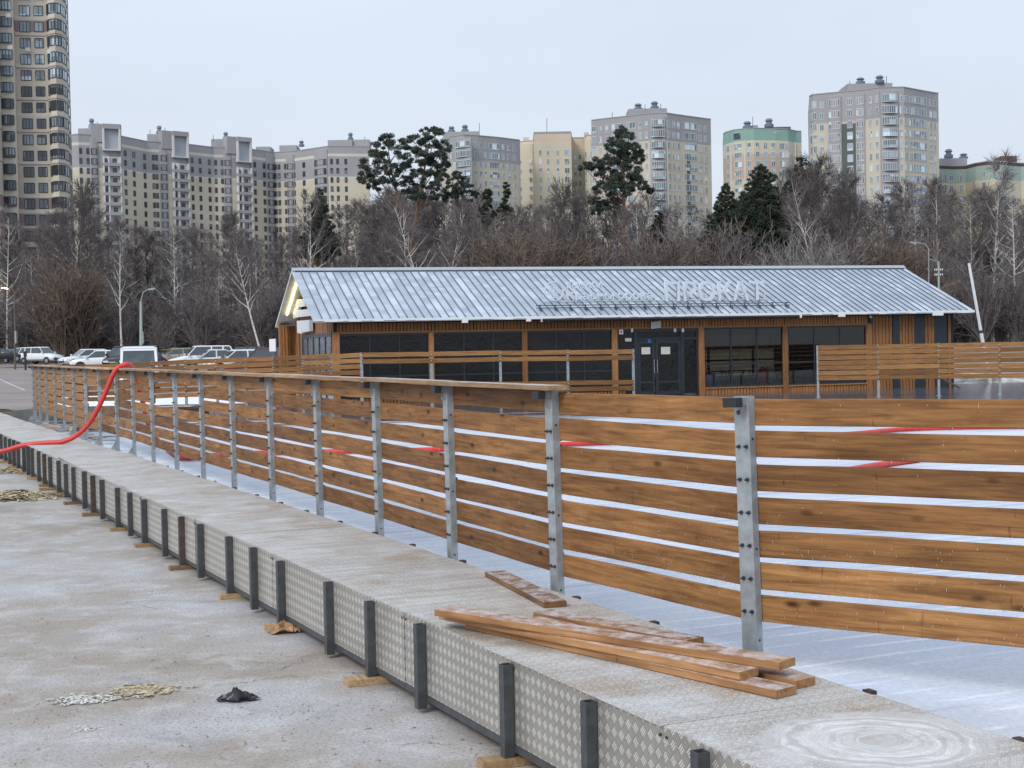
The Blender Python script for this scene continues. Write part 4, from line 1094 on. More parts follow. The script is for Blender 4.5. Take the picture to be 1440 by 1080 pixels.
class Building:
    def __init__(s, name, label, cat, H, corners, bands, depth=16, zb=1.5, parapet=None, roofm=None):
        """corners: (px, py) of the roof edge along the visible front, left to right; bands: [(z_from_top, mat)]"""
        s.top = H+HC; s.pts = [PZ(c[0], c[1], s.top) if len(c) == 2 else Vector(c) for c in corners]
        for p in s.pts: p.z = 0
        s.o = thing(name, label, cat, (s.pts[0].x, s.pts[0].y, zb)); s.org = Vector((s.pts[0].x, s.pts[0].y, zb)); s.zb = zb
        s.wins = []; s.extra = []
        back = [Vector((p.x*(1+.93*depth/p.y)+(0 if abs(p.x) > 60 else 0), p.y+depth, 0)) if p.x > 0 else Vector((p.x*(1+1.06*depth/p.y), p.y+depth, 0)) for p in reversed(s.pts)]; full = s.pts + back
        s.full = full
        mats = []; mb = MB(); zt = s.top
        levels = [(s.top-a, m) for a, m in bands] + [(zb, None)]
        for i in range(len(bands)):
            z1_ = levels[i][0]; z0_ = levels[i+1][0]; m_ = bands[i][1]
            if m_ not in mats: mats.append(m_)
            mi = mats.index(m_); n = len(full)
            for k in range(n):
                a, b = full[k], full[(k+1) % n]
                mb.quad((a.x, a.y, z0_), (b.x, b.y, z0_), (b.x, b.y, z1_), (a.x, a.y, z1_), mi)
        s.shift(mb); obj('wall', mb, mats, s.o)
        mb = MB(); nf = len(s.pts); bk = back[::-1]
        for k in range(nf-1):
            a, b, c_, d_ = s.pts[k], s.pts[k+1], bk[k+1], bk[k]; mb.quad((a.x, a.y, s.top-.6), (b.x, b.y, s.top-.6), (c_.x, c_.y, s.top-.6), (d_.x, d_.y, s.top-.6))
        s.shift(mb); s.roof = obj('roof', mb, M_roofd, s.o)
        mb = MB()
        for k in range(len(s.pts)-1):
            a, b = s.pts[k], s.pts[k+1]; u = (b-a).normalized(); n = Vector((u.y, -u.x, 0))*.12
            mb.quad(Vector((a.x, a.y, s.top))+n, Vector((b.x, b.y, s.top))+n, Vector((b.x, b.y, s.top+.25))+n, Vector((a.x, a.y, s.top+.25))+n); mb.quad(Vector((a.x, a.y, s.top+.25))+n, Vector((b.x, b.y, s.top+.25))+n, Vector((b.x, b.y, s.top+.25))-n, Vector((a.x, a.y, s.top+.25))-n)
            mb.quad(Vector((a.x, a.y, s.top))-n, Vector((a.x, a.y, s.top+.25))-n, Vector((b.x, b.y, s.top+.25))-n, Vector((b.x, b.y, s.top))-n)
        s.shift(mb); obj('parapet', mb, M_lgrey, s.o)
    def shift(s, mb):
        mb.v = [(v[0]-s.org.x, v[1]-s.org.y, v[2]-s.org.z) for v in mb.v]
    def seg(s, i):
        P, Q = s.pts[i], s.pts[i+1]; u = (Q-P).normalized(); return P, Q, u, Vector((u.y, -u.x, 0))
    def col(s, px0, px1, first, n, fh, h, nx=2, fr=None, gl=None, arc=0.0, seg=None, py=250, skip=(), bay=None, out=0.0):
        """a column of windows between two picture columns; first = metres from the top to the first head"""
        pm = (px0+px1)/2
        if seg is None:
            for i in range(len(s.pts)-1):
                if proj((s.pts[i].x, s.pts[i].y, s.top-12))[0]-.01 <= pm <= proj((s.pts[i+1].x, s.pts[i+1].y, s.top-12))[0]+.01: seg = i; break
            else: return
        P, Q, u, nn = s.seg(seg); a = on_seg(P, Q, px0, py)[0]; b = on_seg(P, Q, px1, py)[0]
        if bay:       # projecting bay with solid bands between the windows
            mb = MB(); d_, m_ = bay
            for z0_, z1_ in ((max(5, s.top-first-n*fh), s.top-min(first-.3, 1.0)),):
                pts = []
                for i in range(7):
                    t = i/6; pts.append(P+u*(a-.3+(b-a+.6)*t)+nn*(d_*min(1, 1.0-(2*t-1)**4*.5)))
                pts = [P+u*(a-.3)] + pts + [P+u*(b+.3)]
                for i in range(len(pts)-1):
                    p, q = pts[i], pts[i+1]; mb.quad((p.x, p.y, z0_), (q.x, q.y, z0_), (q.x, q.y, z1_), (p.x, p.y, z1_))
                for zz in (z0_, z1_): mb.poly([(p.x, p.y, zz) for p in pts])
            s.shift(mb); obj('balcony', mb, m_, s.o)
        for k in range(n):
            if k in skip: continue
            z1_ = s.top-first-k*fh; z0_ = z1_-h
            if z0_ < 6: break
            s.wins.append((P, u, nn, a, b, z0_, z1_, nx, fr, gl, arc, out + (bay[0]*.9 if bay else 0)))
    def finish(s):
        # the windows nearest the top are the ones the trees do not hide
        ws = sorted(s.wins, key=lambda w_: -w_[5]); rest = {}
        for i, w_ in enumerate(ws):
            P, u, nn, a, b, z0_, z1_, nx, fr, gl, arc, out = w_
            if i < LIM:
                mb = MB(); glazing(P, u, nn, a, b, z0_, z1_, nx, fr, gl, arc=arc, out=out, joined=mb); s.shift(mb); obj('window', mb, [fr, gl], s.o)
            else:
                key = 'x'; rest.setdefault(key, MB()); glazing(P, u, nn, a, b, z0_, z1_, nx, fr, gl, arc=arc, out=out, joined=rest[key]); s.rfr, s.rgl = fr, gl
        for mb in rest.values(): s.shift(mb); obj('distant_windows', mb, [s.rfr, s.rgl], s.o, stuff=True)
    def block(s, px0, px1, py0, py1, dy, depth, mat, name='penthouse', parent=None):
        """a box on the roof given by its picture rectangle; dy = metres behind the roof edge"""
        pm = (px0+px1)/2; Y = s.pts[0].y
        for i in range(len(s.pts)-1):
            a, b = proj((s.pts[i].x, s.pts[i].y, s.top))[0], proj((s.pts[i+1].x, s.pts[i+1].y, s.top))[0]
            if a <= pm <= b: t = (pm-a)/(b-a); Y = s.pts[i].y*(1-t)+s.pts[i+1].y*t
        Y += dy; p = PY(px0, py1, Y); q = PY(px1, py0, Y); mb = MB(); mb.box(p.x, q.x, Y, Y+depth, min(p.z, s.top-.7), q.z)
        s.shift(mb); return obj(name, mb, mat, parent or s.o)
    def vent(s, px, py0, py1, dy, w_=1.6, mat=None):
        Y = s.pts[0].y+dy
        best = min(range(len(s.pts)), key=lambda i: abs(proj((s.pts[i].x, s.pts[i].y, s.top))[0]-px)); Y = s.pts[best].y+dy
        p = PY(px, py1, Y); q = PY(px, py0, Y); h = q.z-p.z; mb = MB(); o_ = Vector((p.x, p.y, p.z))
        mb.tube([o_, o_+Vector((0, 0, h*.35))], [w_*.62, w_*.62], 10); mb.tube([o_+Vector((0, 0, h*.35)), o_+Vector((0, 0, h*.72))], [w_*.42, w_*.36], 10); mb.tube([o_+Vector((0, 0, h*.72)), o_+Vector((0, 0, h))], [w_*.55, w_*.35], 10)
        s.shift(mb); obj('roof_vent', mb, mat or M_vent, s.roof)
    def mast(s, px, py0, py1, dy=3):
        best = min(range(len(s.pts)), key=lambda i: abs(proj((s.pts[i].x, s.pts[i].y, s.top))[0]-px)); Y = s.pts[best].y+dy
        p = PY(px, py1, Y); q = PY(px, py0, Y); mb = MB(); mb.tube([p, q], .09, 4); s.shift(mb); obj('mast', mb, M_roofd, s.roof)
M_vent = bmat('blue_grey_vent', (.14, .18, .24), .5)

# A: tall tan and brown tower at the left edge (floors about 3 m = 22.3 px)
HT = 84.0
# front follows x -60 .. 72 flat, then a rounded corner to x 98
def top_py(px, Y, z):
    return proj((PY(px, 100, Y).x, Y, z))[1]
TY = 276.0
prof = [(-70, 268), (-4, 268), (3, 272.5), (22.5, 273), (24, 275.5), (46, 276), (67, 276.5), (71, 275), (80, 274.2), (89, 275.5), (95.5, 279), (98.5, 284), (99.5, 296)]
crn = []
for px, Y in prof:
    crn.append((PY(px, 150, Y).x, Y, 0.0))
FH = 3.02
# floor lines: window heads at y = 28*.. ; floor 0 head at picture y 8.5 (x 30)
bands = []
zhead = PY(30, 8.5, TY).z
zt = HT+HC
# bands from the top: mostly tan, two brown-red storeys and thin brown lines between floors
def zrow(k): return zhead - k*FH
brown_rows = {-1, 1, 12, 13, 14, -2}
cur = 0.0; k = -int((zt-zhead)/FH)-1; bl = []
while zrow(k) > 8:
    base = M_brown if k in brown_rows else M_tan
    ztop_ = zrow(k)+.55
    bl.append((ztop_, M_pale if k in (0, 12) else (M_tan if k % 2 else M_brown))); bl.append((ztop_-.28, base)); bl.append((zrow(k)-1.9, M_tan if k % 3 else M_pale))
    k += 1
bl = [(z, m_) for z, m_ in bl if z < zt-.5]
bands = [(0, M_tan)] + [(zt-z, m_) for z, m_ in bl]
A = Building('apartment_tower', 'tall tan and brown brick tower with rounded corner cut off by the left picture edge', 'apartment tower', HT, crn, bands, depth=22)
nfl = 30; fst = zt-zhead
k0 = int((zt-zhead)/FH)
fst = (zt-zhead) - k0*FH
A.col(4, 21.5, fst-.1, nfl, FH, 1.75, 4, M_darkf, M_gb, arc=.5, bay=(.7, M_tan), py=200)
A.col(29.5, 44, fst, nfl, FH, 1.9, 3, M_darkf, M_gb, py=100)
A.col(50, 62.5, fst, nfl, FH, 1.8, 2, M_darkf, M_gb, py=100)
A.col(-30, -8, fst-.1, nfl, FH, 1.75, 4, M_darkf, M_gb, py=200)
A.col(68, 69.8, fst, nfl, FH, 2.0, 1, M_darkf, M_gd, py=100)
for sg_, (a_, b_) in ((7, (72, 79.5)), (8, (80.5, 88.5)), (9, (89.3, 95))):
    A.col(a_, b_, fst-.1, nfl, FH, 1.85, 2, M_darkf, M_gb, seg=sg_, py=150)
A.col(96, 98.2, fst, nfl, FH, 1.9, 1, M_darkf, M_gd, seg=10, py=150)
A.finish()
for px, py, yy in ((12, 22, 271.0), (14.5, 67, 271.0), (39.5, 70, 275.3), (70, 73, 275)):
    p = PY(px, py, yy); mb = MB(); mb.box(-.45, .45, -.3, .0, -.35, .35); o = obj('air_conditioner', mb, M_whitef); o.location = p
    tag(o, 'white air conditioner box hung on the brick front of the tall left tower', 'air conditioner', 'air conditioners on the left tower')

# B: long grey and beige row block
LBc = [(100, 190), (110, 189), (136, 190.5), (171, 192), (205, 199), (238, 201), (262, 203), (300, 207.5), (327, 208), (352, 210), (385, 214.5), (415, 213), (438, 209.5), (462, 206), (519, 206.5)]
HB_ = 67.0
Bd = Building('apartment_block', 'long curved row block, grey on top and beige below, filling the skyline on the left', 'apartment block', HB_, LBc,
    [(0, M_greyw), (2.3, M_pale), (3.2, M_greyw), (9.9, M_pale), (10.5, M_beige)], depth=16)
fB = 3.02; f0 = 4.1
def colB(a, b, h=1.7, nx=2, gl=M_gd, fr=M_darkf, **k): Bd.col(a, b, f0, 20, fB, h, nx, fr, gl, py=220, **k)
for c in (113.5, 123.5, 176, 188, 203, 215.5, 220, 270, 281, 294, 303, 312, 358, 371, 387, 392, 401, 413, 427, 466, 474.5, 486): colB(c-1.7, c+1.7)
for c in (132, 229.5, 319.5, 379, 408): colB(c-4.2, c+4.2, 1.9, 3, bay=(.5, M_greyw))
colB(444, 460, 1.9, 4, bay=(.7, M_greyw))
# projecting balcony towers with a tall framed opening on top
def baltower(px0, px1, pyt, nm):
    P = None
    for i in range(len(Bd.pts)-1):
        a, b = proj((Bd.pts[i].x, Bd.pts[i].y, Bd.top))[0], proj((Bd.pts[i+1].x, Bd.pts[i+1].y, Bd.top))[0]
        if a <= (px0+px1)/2 <= b: P, Q, u, nn = Bd.seg(i); break
    a, b = on_seg(P, Q, px0, 200)[0], on_seg(P, Q, px1, 200)[0]
    ztop = PY((px0+px1)/2, pyt, (P+u*(a+b)/2).y).z; D = 1.4
    def bx(mb, x0, x1, y0, y1, z0, z1, mi=0):
        c = [P+u*x+nn*y for x, y in ((x0, y0), (x1, y0), (x1, y1), (x0, y1))]; n = len(mb.v)
        mb.v += [(q.x, q.y, z0) for q in c]+[(q.x, q.y, z1) for q in c]
        for q in ((0,1,2,3),(4,7,6,5),(0,4,5,1),(1,5,6,2),(2,6,7,3),(3,7,4,0)): mb.f.append(tuple(n+i for i in q)); mb.m.append(mi)
    mb = MB(); zr = Bd.top-f0+.3
    bx(mb, a-3.4, a, -2, .5, Bd.top-2, ztop); bx(mb, a, b, -2, .1, zr, ztop); bx(mb, b, b+.4, -2, D*.6, Bd.top-6, ztop)
    bx(mb, a, b, .1, D, ztop-1.5, ztop-.004); Bd.shift(mb); par = obj('stair_tower', mb, M_greyw, Bd.o)
    mb = MB(); zo0 = Bd.top-f0-fB+1.1+.9; zo0 = Bd.top-4.6
    bx(mb, a, a+.5, .102, D+.02, zo0, ztop-1.5); bx(mb, b-.5, b, .102, D+.02, zo0, ztop-1.5); bx(mb, a+.5, b-.5, .102, D+.02, zo0, zo0+.3); bx(mb, a+.5, b-.5, .1, .2, zo0+.3, ztop-1.5, 1)
    Bd.shift(mb); obj('framed_opening', mb, [M_whitef, bmat('blue_grey_backwall', (.40, .43, .48))], Bd.o)  # blue-grey back wall inside the white frame
    for k in range(1, 18):
        z = Bd.top-f0-k*fB-1.9+.0
        mb = MB()
        bx(mb, a, b, .1, D, z-.35, z+.65, 0)                    # parapet
        bx(mb, a, a+.35, .1, D-.05, z+.65, z+fB-.35, 1); bx(mb, b-.35, b, .1, D-.05, z+.65, z+fB-.35, 1); bx(mb, a+(b-a)*.27, a+(b-a)*.34, .1, D-.05, z+.65, z+fB-.35, 1)
        bx(mb, a+.35, b-.35, .06, .12, z+.65, z+fB-.35, 1); bx(mb, a+.6, a+1.4, .12, .2, z+.3, z+2.1, 2); bx(mb, a+(b-a)*.55, a+(b-a)*.8, .12, .2, z+.65, z+2.2, 2)
        Bd.shift(mb); obj('balcony', mb, [M_greyw, M_whitef, M_gd], Bd.o)
baltower(143.5, 168.5, 175, 'a'); baltower(240.5, 262.5, 185.5, 'b'); baltower(331, 351, 193.5, 'c')
for a in ((110, 143, 180, 192), (207, 240, 188, 202), (297, 328, 195, 210), (360, 380, 206, 216), (393, 417, 204, 214), (461, 495, 196.5, 207), (476, 519, 196, 208)): Bd.block(a[0], a[1], a[2], a[3], 4, 8, M_lgrey)
for px, a, b in ((129, 167, 180), (224, 177, 189), (317.5, 186, 196), (493, 187, 198), (424, 198, 206)): Bd.vent(px, a, b, 6)
for px, a, b in ((137, 171, 182), (211, 182, 190), (300, 190, 200), (232, 180, 190), (513, 192, 200)): Bd.mast(px, a, b)
Bd.finish()

# C: grey-topped tower behind the pines (620-730)
Cb = Building('apartment_tower', 'grey and sand tower just right of the big twin pine', 'apartment tower', 66.0, [(619, 197), (627, 193.5), (652, 190), (672, 191), (700, 193.5), (728, 197), (731, 197.5)], [(0, M_greyw), (8.1, M_pale), (8.4, M_beige2)], depth=18)
def colC(a, b, h=1.8, nx=2, gl=M_gb, **k): Cb.col(a, b, 2.0, 20, 2.98, h, nx, M_whitef, gl, py=220, **k)
colC(643, 663, 1.9, 5, arc=.6, bay=(.8, M_greyw)); 
for c in (629, 635.5, 668.5, 676, 682.5, 707.5, 715.5, 723): colC(c-1.6, c+1.6)
colC(688, 702, 1.9, 4)
Cb.block(623, 674, 184.5, 193, 3, 8, M_lgrey); Cb.vent(635, 178, 186, 5, 1.9); Cb.vent(654, 176, 186, 5, 1.9); Cb.mast(674, 173, 186); Cb.finish()
# D: peach and yellow block
Db = Building('apartment_block', 'peach and pale yellow apartment block in the middle of the skyline', 'apartment block', 70.0, [(728, 200), (738, 199), (750, 198), (751, 187.5), (803, 187), (804, 194), (823, 194), (824, 191), (836, 190)], [(0, M_orange), (3, M_gold), (20, M_gold)], depth=16)
for c in (760, 771, 784.5, 809, 815.5): Db.col(c-1.8, c+1.8, 5.5, 18, 2.98, 1.8, 2, M_whitef, M_gb, py=230)
Db.col(731, 749, 6.5, 18, 2.98, 1.7, 5, M_whitef, M_gb, py=230, bay=(.8, M_gold)); Db.col(794, 801, 5.5, 18, 2.98, 1.8, 2, M_whitef, M_gb, py=230); Db.col(824, 832, 5.5, 18, 2.98, 1.8, 3, M_whitef, M_gb, py=230, bay=(.6, M_gold))
Db.block(736, 744, 193, 201, 3, 5, M_gold); Db.block(751, 803, 184.5, 190, 2, 6, bmat('stone_cornice', (.33, .31, .28))); Db.mast(769, 166, 187); Db.block(822, 828, 186, 195, 3, 4, M_gold); Db.finish()
# E: tall grey and sand tower behind the single pine
Eb = Building('apartment_tower', 'big grey-topped sand brick tower behind the tall single pine', 'apartment tower', 65.7, [(831.5, 169.5), (852, 167), (880, 164), (914, 160), (938, 159.5), (965, 163.5), (995, 167.5), (999.5, 168)], [(0, M_greyw), (7.7, M_beige2)], depth=26)
def colE(a, b, h=1.85, nx=2, gl=M_gb, **k): Eb.col(a, b, 1.8+k.pop('d', 0), 21, 3.0, h, nx, M_whitef, gl, py=220, **k)
colE(916, 935, 2.0, 6, arc=.7, bay=(.8, M_greyw), seg=3)
for c in (845, 854, 901, 909.5, 941, 948, 954.5, 985, 992.5): colE(c-1.7, c+1.7, d=.3)
colE(833, 838.5, 1.9, 2); colE(861, 877, 1.9, 4); colE(882, 894, 1.9, 3); colE(961, 980, 1.9, 5)
Eb.block(884, 938, 152, 163, 4, 9, M_lgrey); Eb.vent(897.5, 146, 155, 6, 2.1); Eb.vent(920.5, 143, 154, 6, 2.1); Eb.mast(861, 158, 168); Eb.mast(907, 147, 155); Eb.mast(929, 146, 155)
# dark green vertical panel on the right face
P, Q, u, nn = Eb.seg(4); a, b = on_seg(P, Q, 965.2, 220)[0], on_seg(*Eb.seg(5)[:2], 971, 220)[0]
mb = MB(); P2, Q2, u2, n2 = Eb.seg(5); a = on_seg(P2, Q2, 965.5, 220)[0]; b = on_seg(P2, Q2, 970.5, 220)[0]; p, q = P2+u2*a+n2*.02, P2+u2*b+n2*.02; mb.quad((p.x, p.y, 6), (q.x, q.y, 6), (q.x, q.y, Eb.top-13), (p.x, p.y, Eb.top-13)); Eb.shift(mb); obj('panel', mb, M_dgreen, Eb.o); Eb.finish()
# F: green-topped round tower
Fb = Building('apartment_tower', 'round gold and pink tower with a green top storey', 'apartment tower', 72.0, [(1017, 189), (1020, 186.5), (1032, 183), (1049, 181), (1060, 180.5), (1090, 181), (1108, 182), (1119, 184.5), (1127, 185)], [(0, M_green), (4.0, M_pale), (4.4, M_gold), (8.5, M_pink), (17, M_gold)], depth=22)
for a, b, nx in ((1022, 1026, 1), (1033, 1043, 3), (1051, 1056, 2), (1063, 1068, 2), (1074, 1079, 2), (1084.5, 1090, 2), (1096, 1103, 2), (1104.5, 1109.5, 2)): Fb.col(a, b, 4.8, 16, 3.0, 2.0, nx, M_whitef, M_gb, py=220)
Fb.col(1032, 1041, 1.3, 1, 3, 1.9, 3, M_darkf, M_gd, py=200); Fb.col(1088, 1097, .9, 1, 3, .8, 3, M_whitef, M_gb, py=200)
for px in (1028.5, 1048, 1118):
    for i in range(len(Fb.pts)-1):
        a_, b_ = proj((Fb.pts[i].x, Fb.pts[i].y, Fb.top))[0], proj((Fb.pts[i+1].x, Fb.pts[i+1].y, Fb.top))[0]
        if a_ <= px <= b_:
            P, Q, u, nn = Fb.seg(i); t = on_seg(P, Q, px, 220)[0]; mb = MB(); c = P+u*t+nn*.1; mb.tube([Vector((c.x, c.y, 5)), Vector((c.x, c.y, Fb.top-4.0))], .35, 6); Fb.shift(mb); obj('corner_rib', mb, M_pale, Fb.o); break
Fb.vent(1051, 171, 181, 4, 2.6); Fb.vent(1081.5, 167, 179, 4, 2.6); Fb.mast(1058.5, 164, 180); Fb.block(1058, 1066, 176, 183, 4, 4, M_lgrey); Fb.block(1076, 1112, 178, 184, 8, 8, bmat('maroon_roof', (.16, .11, .11))); Fb.finish()
# G: the tallest tower on the right
Gb = Building('apartment_tower', 'tallest grey-topped sand brick tower on the right with a dark green stripe', 'apartment tower', 65.9, [(1138, 136), (1143, 133.5), (1164, 131.5), (1216, 126.5), (1236, 123.5), (1271, 123), (1300, 128.5), (1315, 131), (1319.5, 131.5)], [(0, M_greyw), (7.9, M_beige2)], depth=30)
def colG(a, b, h=1.9, nx=2, gl=M_gb, **k): Gb.col(a, b, 1.8+k.pop('d', 0), 19, 3.0, h, nx, M_whitef, gl, py=180, **k)
colG(1139.5, 1142.7, 1.9, 1, seg=0); colG(1143.5, 1148.5, 1.9, 2, seg=1); colG(1153, 1158.5, 1.7, 2, d=.3); colG(1166.5, 1182, 1.9, 5, bay=(.5, M_greyw)); colG(1191.5, 1199, 1.9, 3); colG(1205, 1215, 1.9, 3, bay=(.4, M_greyw))
for c in (1224.5, 1233.5, 1267.5, 1274, 1281): colG(c-1.9, c+1.9, 1.8, d=.2)
colG(1239.5, 1261, 2.0, 7, arc=.7, bay=(.8, M_greyw), seg=4); colG(1284, 1303, 1.9, 5)
for c in (1309, 1315): colG(c-1.7, c+1.7, 1.8, d=.2)
Gb.block(1192, 1255, 116.5, 128, 4, 10, M_lgrey); Gb.vent(1210, 109.5, 118, 6, 2.1); Gb.vent(1237, 106.5, 117, 6, 2.1); Gb.mast(1195, 114, 121); Gb.mast(1246.5, 107, 117)
for (a, b, sg_) in ((1184, 1203.5, 2), (1288, 1293, 6)):
    P2, Q2, u2, n2 = Gb.seg(sg_); a = on_seg(P2, Q2, a, 200)[0]; b = on_seg(P2, Q2, b, 200)[0]; mb = MB(); p, q = P2+u2*a+n2*.02, P2+u2*b+n2*.02
    mb.quad((p.x, p.y, 6), (q.x, q.y, 6), (q.x, q.y, Gb.top-8.5), (p.x, p.y, Gb.top-8.5)); Gb.shift(mb); obj('panel', mb, M_dgreen, Gb.o)
Gb.finish()
# H: gold and green block with a wavy roof at the right edge
wav = [(1320, 223), (1332, 221), (1345, 223), (1362, 225), (1368, 231)]
Hb = Building('apartment_block', 'gold and green block with a wavy brown roof at the right edge', 'apartment block', 50.0, [(1319, 233), (1340, 234), (1358, 233.5), (1372, 230), (1388, 227.5), (1404, 227), (1422, 229), (1436, 230), (1470, 229), (1500, 231)], [(0, bmat('brown_roof_edge', (.10, .065, .06))), (.9, bmat('pale_green_render', (.34, .43, .39))), (5.0, M_gold)], depth=14)
for c in (1323, 1330, 1338, 1352, 1384, 1412.5, 1424, 1448, 1465): Hb.col(c-2.2, c+2.2, 2.6, 14, 3.0, 2.0, 2, M_whitef, M_gb, py=280)
Hb.col(1404, 1416, 2.6, 14, 3, 2.0, 4, M_whitef, M_gb, py=280); Hb.col(1320, 1331, 2.6, 14, 3, 2.0, 4, M_whitef, M_gb, py=280)
Hb.block(1322, 1360, 222, 236, 4, 8, M_lgrey); Hb.block(1408, 1430, 219, 230, 4, 6, bmat('brown_penthouse', (.13, .09, .085))); Hb.vent(1334, 210, 222, 7, 2.2); Hb.vent(1355, 216, 223, 7, 2.2); print('H windows', len(Hb.wins)); Hb.finish()

# ------------------------------------------------------------------ trees
M_bark = plain('dark_bark', (.10, .085, .078), .95, .35, 5); M_bark2 = plain('grey_bark', (.12, .105, .095), .95, .3, 5)
def birch_mat():
    t = NT('birch_bark'); v = t.coord((1, 1, 3)); n = t.noise(v, 2.5, 5, .7); t.col(t.ramp(n, [(.36, (.10, .09, .085)), (.44, (.55, .53, .51)), (.7, (.68, .66, .64))])); t.rough(.9); return t.mat
M_birch = birch_mat()
M_twig = plain('dark_twigs', (.115, .101, .098), .95, .25, .5, rnd_off=True); M_twig2 = plain('purplish_twigs', (.155, .137, .137), .95, .2, .5, rnd_off=True); M_twig3 = plain('brown_twigs', (.14, .108, .088), .95, .25, .5, rnd_off=True)
M_frosty = plain('frosted_twigs', (.22, .21, .205), .95, .2, .5)
def needle_mat(name, a, b):
    t = NT(name); v = t.coord((1, 1, 1), rnd_off=True); n = t.noise(v, 1.3, 5, .7); t.col(t.ramp(n, [(.35, a), (.6, b), (.8, tuple(x*1.35+.005 for x in b))])); t.rough(.9); return t.mat
M_pine = needle_mat('pine_needles', (.040, .058, .044), (.085, .112, .090)); M_spruce = needle_mat('spruce_needles', (.024, .038, .026), (.050, .072, .048))
M_pbark = plain('pine_bark', (.17, .095, .06), .95, .3, 3)
def rvec(r2): 
    while True:
        v = Vector((r2.uniform(-1, 1), r2.uniform(-1, 1), r2.uniform(-1, 1)))
        if .05 < v.length < 1: return v.normalized()
def bare(seed, H=20, birch=False, lean=0.0, nb_=26, spread=.34, first=.25, droop=0.0, twr=.020, dens=1.0, shrub=False):
    r2 = random.Random(seed); tr = MB(); cr = MB(); pts = []; x = y = 0; n = 9
    ph = r2.uniform(0, 6); 
    for i in range(n+1):
        t = i/n; pts.append(Vector((math.sin(t*3+ph)*.25-math.sin(ph)*.25+lean*H*t, math.cos(t*2.4+ph)*.2-math.cos(ph)*.2, H*t)))
    R0 = .0095*H; rs = [max(.02, R0*(1-(i/n)*.93)) for i in range(n+1)]
    if not shrub: tr.tube(pts, rs, 7)
    def at(t):
        f = t*n; i = min(n-1, int(f)); return pts[i].lerp(pts[i+1], f-i)
    def twig(p, d, L, r):
        q = p+d*L*.5; d2 = (d+rvec(r2)*.35+Vector((0, 0, -droop))).normalized(); e = q+d2*L*.5
        x_ = d.orthogonal().normalized()*r; y_ = d.cross(x_).normalized()*r
        n0 = len(cr.v); cr.v += [tuple(p+x_), tuple(p-x_*.5+y_), tuple(p-x_*.5-y_), tuple(q+x_*.6), tuple(q-x_*.3+y_*.6), tuple(q-x_*.3-y_*.6), tuple(e)]
        for f in ((0,1,4,3),(1,2,5,4),(2,0,3,5),(3,4,6),(4,5,6),(5,3,6)): cr.f.append(tuple(n0+k for k in f)); cr.m.append(0)
    for b in range(nb_):
        t = first+(1-first)*((b+r2.random())/nb_)**.9
        if shrub: t = r2.uniform(0, .05)
        p = at(min(t, .97)); a = r2.uniform(0, 6.28); el = r2.uniform(.45, 1.05) if not shrub else r2.uniform(.9, 1.5)
        d = Vector((math.cos(a)*math.cos(el), math.sin(a)*math.cos(el), math.sin(el)))
        L = H*spread*(1.15-t)*r2.uniform(.65, 1.15)+H*.04
        if shrub: L = H*r2.uniform(.6, 1.0)
        seg = 6; q = p; path = [p]; dd = d.copy()
        for s_ in range(seg):
            dd = (dd+rvec(r2)*.20+Vector((0, 0, .10-droop*.3))).normalized(); q = q+dd*L/seg; path.append(q)
        rb = max(.028, R0*(1-t)*.5+.015); tgt = tr if (birch and not shrub) else cr
        tgt.tube(path, [rb*(1-.8*i/seg)+.008 for i in range(seg+1)], 4, cap=False)
        for c in range(int(9*dens)):
            tt = r2.uniform(.15, 1.0); f = tt*seg; i = min(seg-1, int(f)); p2 = path[i].lerp(path[i+1], f-i); dm = (path[i+1]-path[i]).normalized()
            d2 = (dm*1.0+rvec(r2)*.75+Vector((0, 0, .12-droop*.5))).normalized(); L2 = L*(.5-.22*tt)*r2.uniform(.6, 1.2)+.3; q2 = p2+d2*L2*.5; d3 = (d2+rvec(r2)*.3+Vector((0, 0, -droop*.5))).normalized(); q3 = q2+d3*L2*.5
            cr.tube([p2, q2, q3], [rb*.32+.010, rb*.2+.008, .007], 3, cap=False)
            for w_ in range(int(7*dens)):
                s2 = r2.uniform(.1, 1); p3 = p2.lerp(q2, s2*2) if s2 < .5 else q2.lerp(q3, s2*2-1)
                twig(p3, (d2+rvec(r2)*.8+Vector((0, 0, -droop))).normalized(), r2.uniform(.5, 1.3)*(H/20)*(1.0 if not shrub else 2.2), twr)
    return tr, cr
def put_tree(name, meshes, px, Y, py_top, H0, label, cat, group, rz=None, sxy=1.0, names=('trunk', 'crown'), wob=.0):
    z0 = gz(Y)-.1; top = PY(px, py_top, Y); h = top.z-z0; s = h/H0
    base = PY(px, py_top, Y); 
    # trunk foot below the top point
    o = thing(name, label, cat, (top.x, Y, z0), rnd.uniform(0, 6.28) if rz is None else rz, group)
    o.scale = (s*sxy, s*sxy, s)
    for nm, me in zip(names, meshes):
        if me is not None: obj(nm, me, parent=o)
    return o
def mk(seed, mats, **k):
    tr, cr = bare(seed, **k); return [tr.mesh('trunk', mats[0]) if tr.v else None, cr.mesh('crown', mats[1])]
V_dark = [mk(100+i, (M_bark, M_twig), nb_=30, spread=.30, first=.22) for i in range(4)]
V_pur = [mk(200+i, (M_bark2, M_twig2), nb_=34, spread=.30, first=.22, droop=.15, twr=.022) for i in range(4)]
V_birch = [mk(300+i, (M_birch, M_twig2), birch=True, nb_=24, spread=.28, first=.3, droop=.25, dens=.9) for i in range(4)]
V_shrub = [mk(400+i, (M_bark, M_twig2), nb_=24, shrub=True, H=5, twr=.018) for i in range(2)] + [mk(410, (M_bark, M_twig3), nb_=28, shrub=True, H=5, twr=.02)]
V_shf = mk(420, (M_bark, M_frosty), nb_=24, shrub=True, H=5, twr=.018)
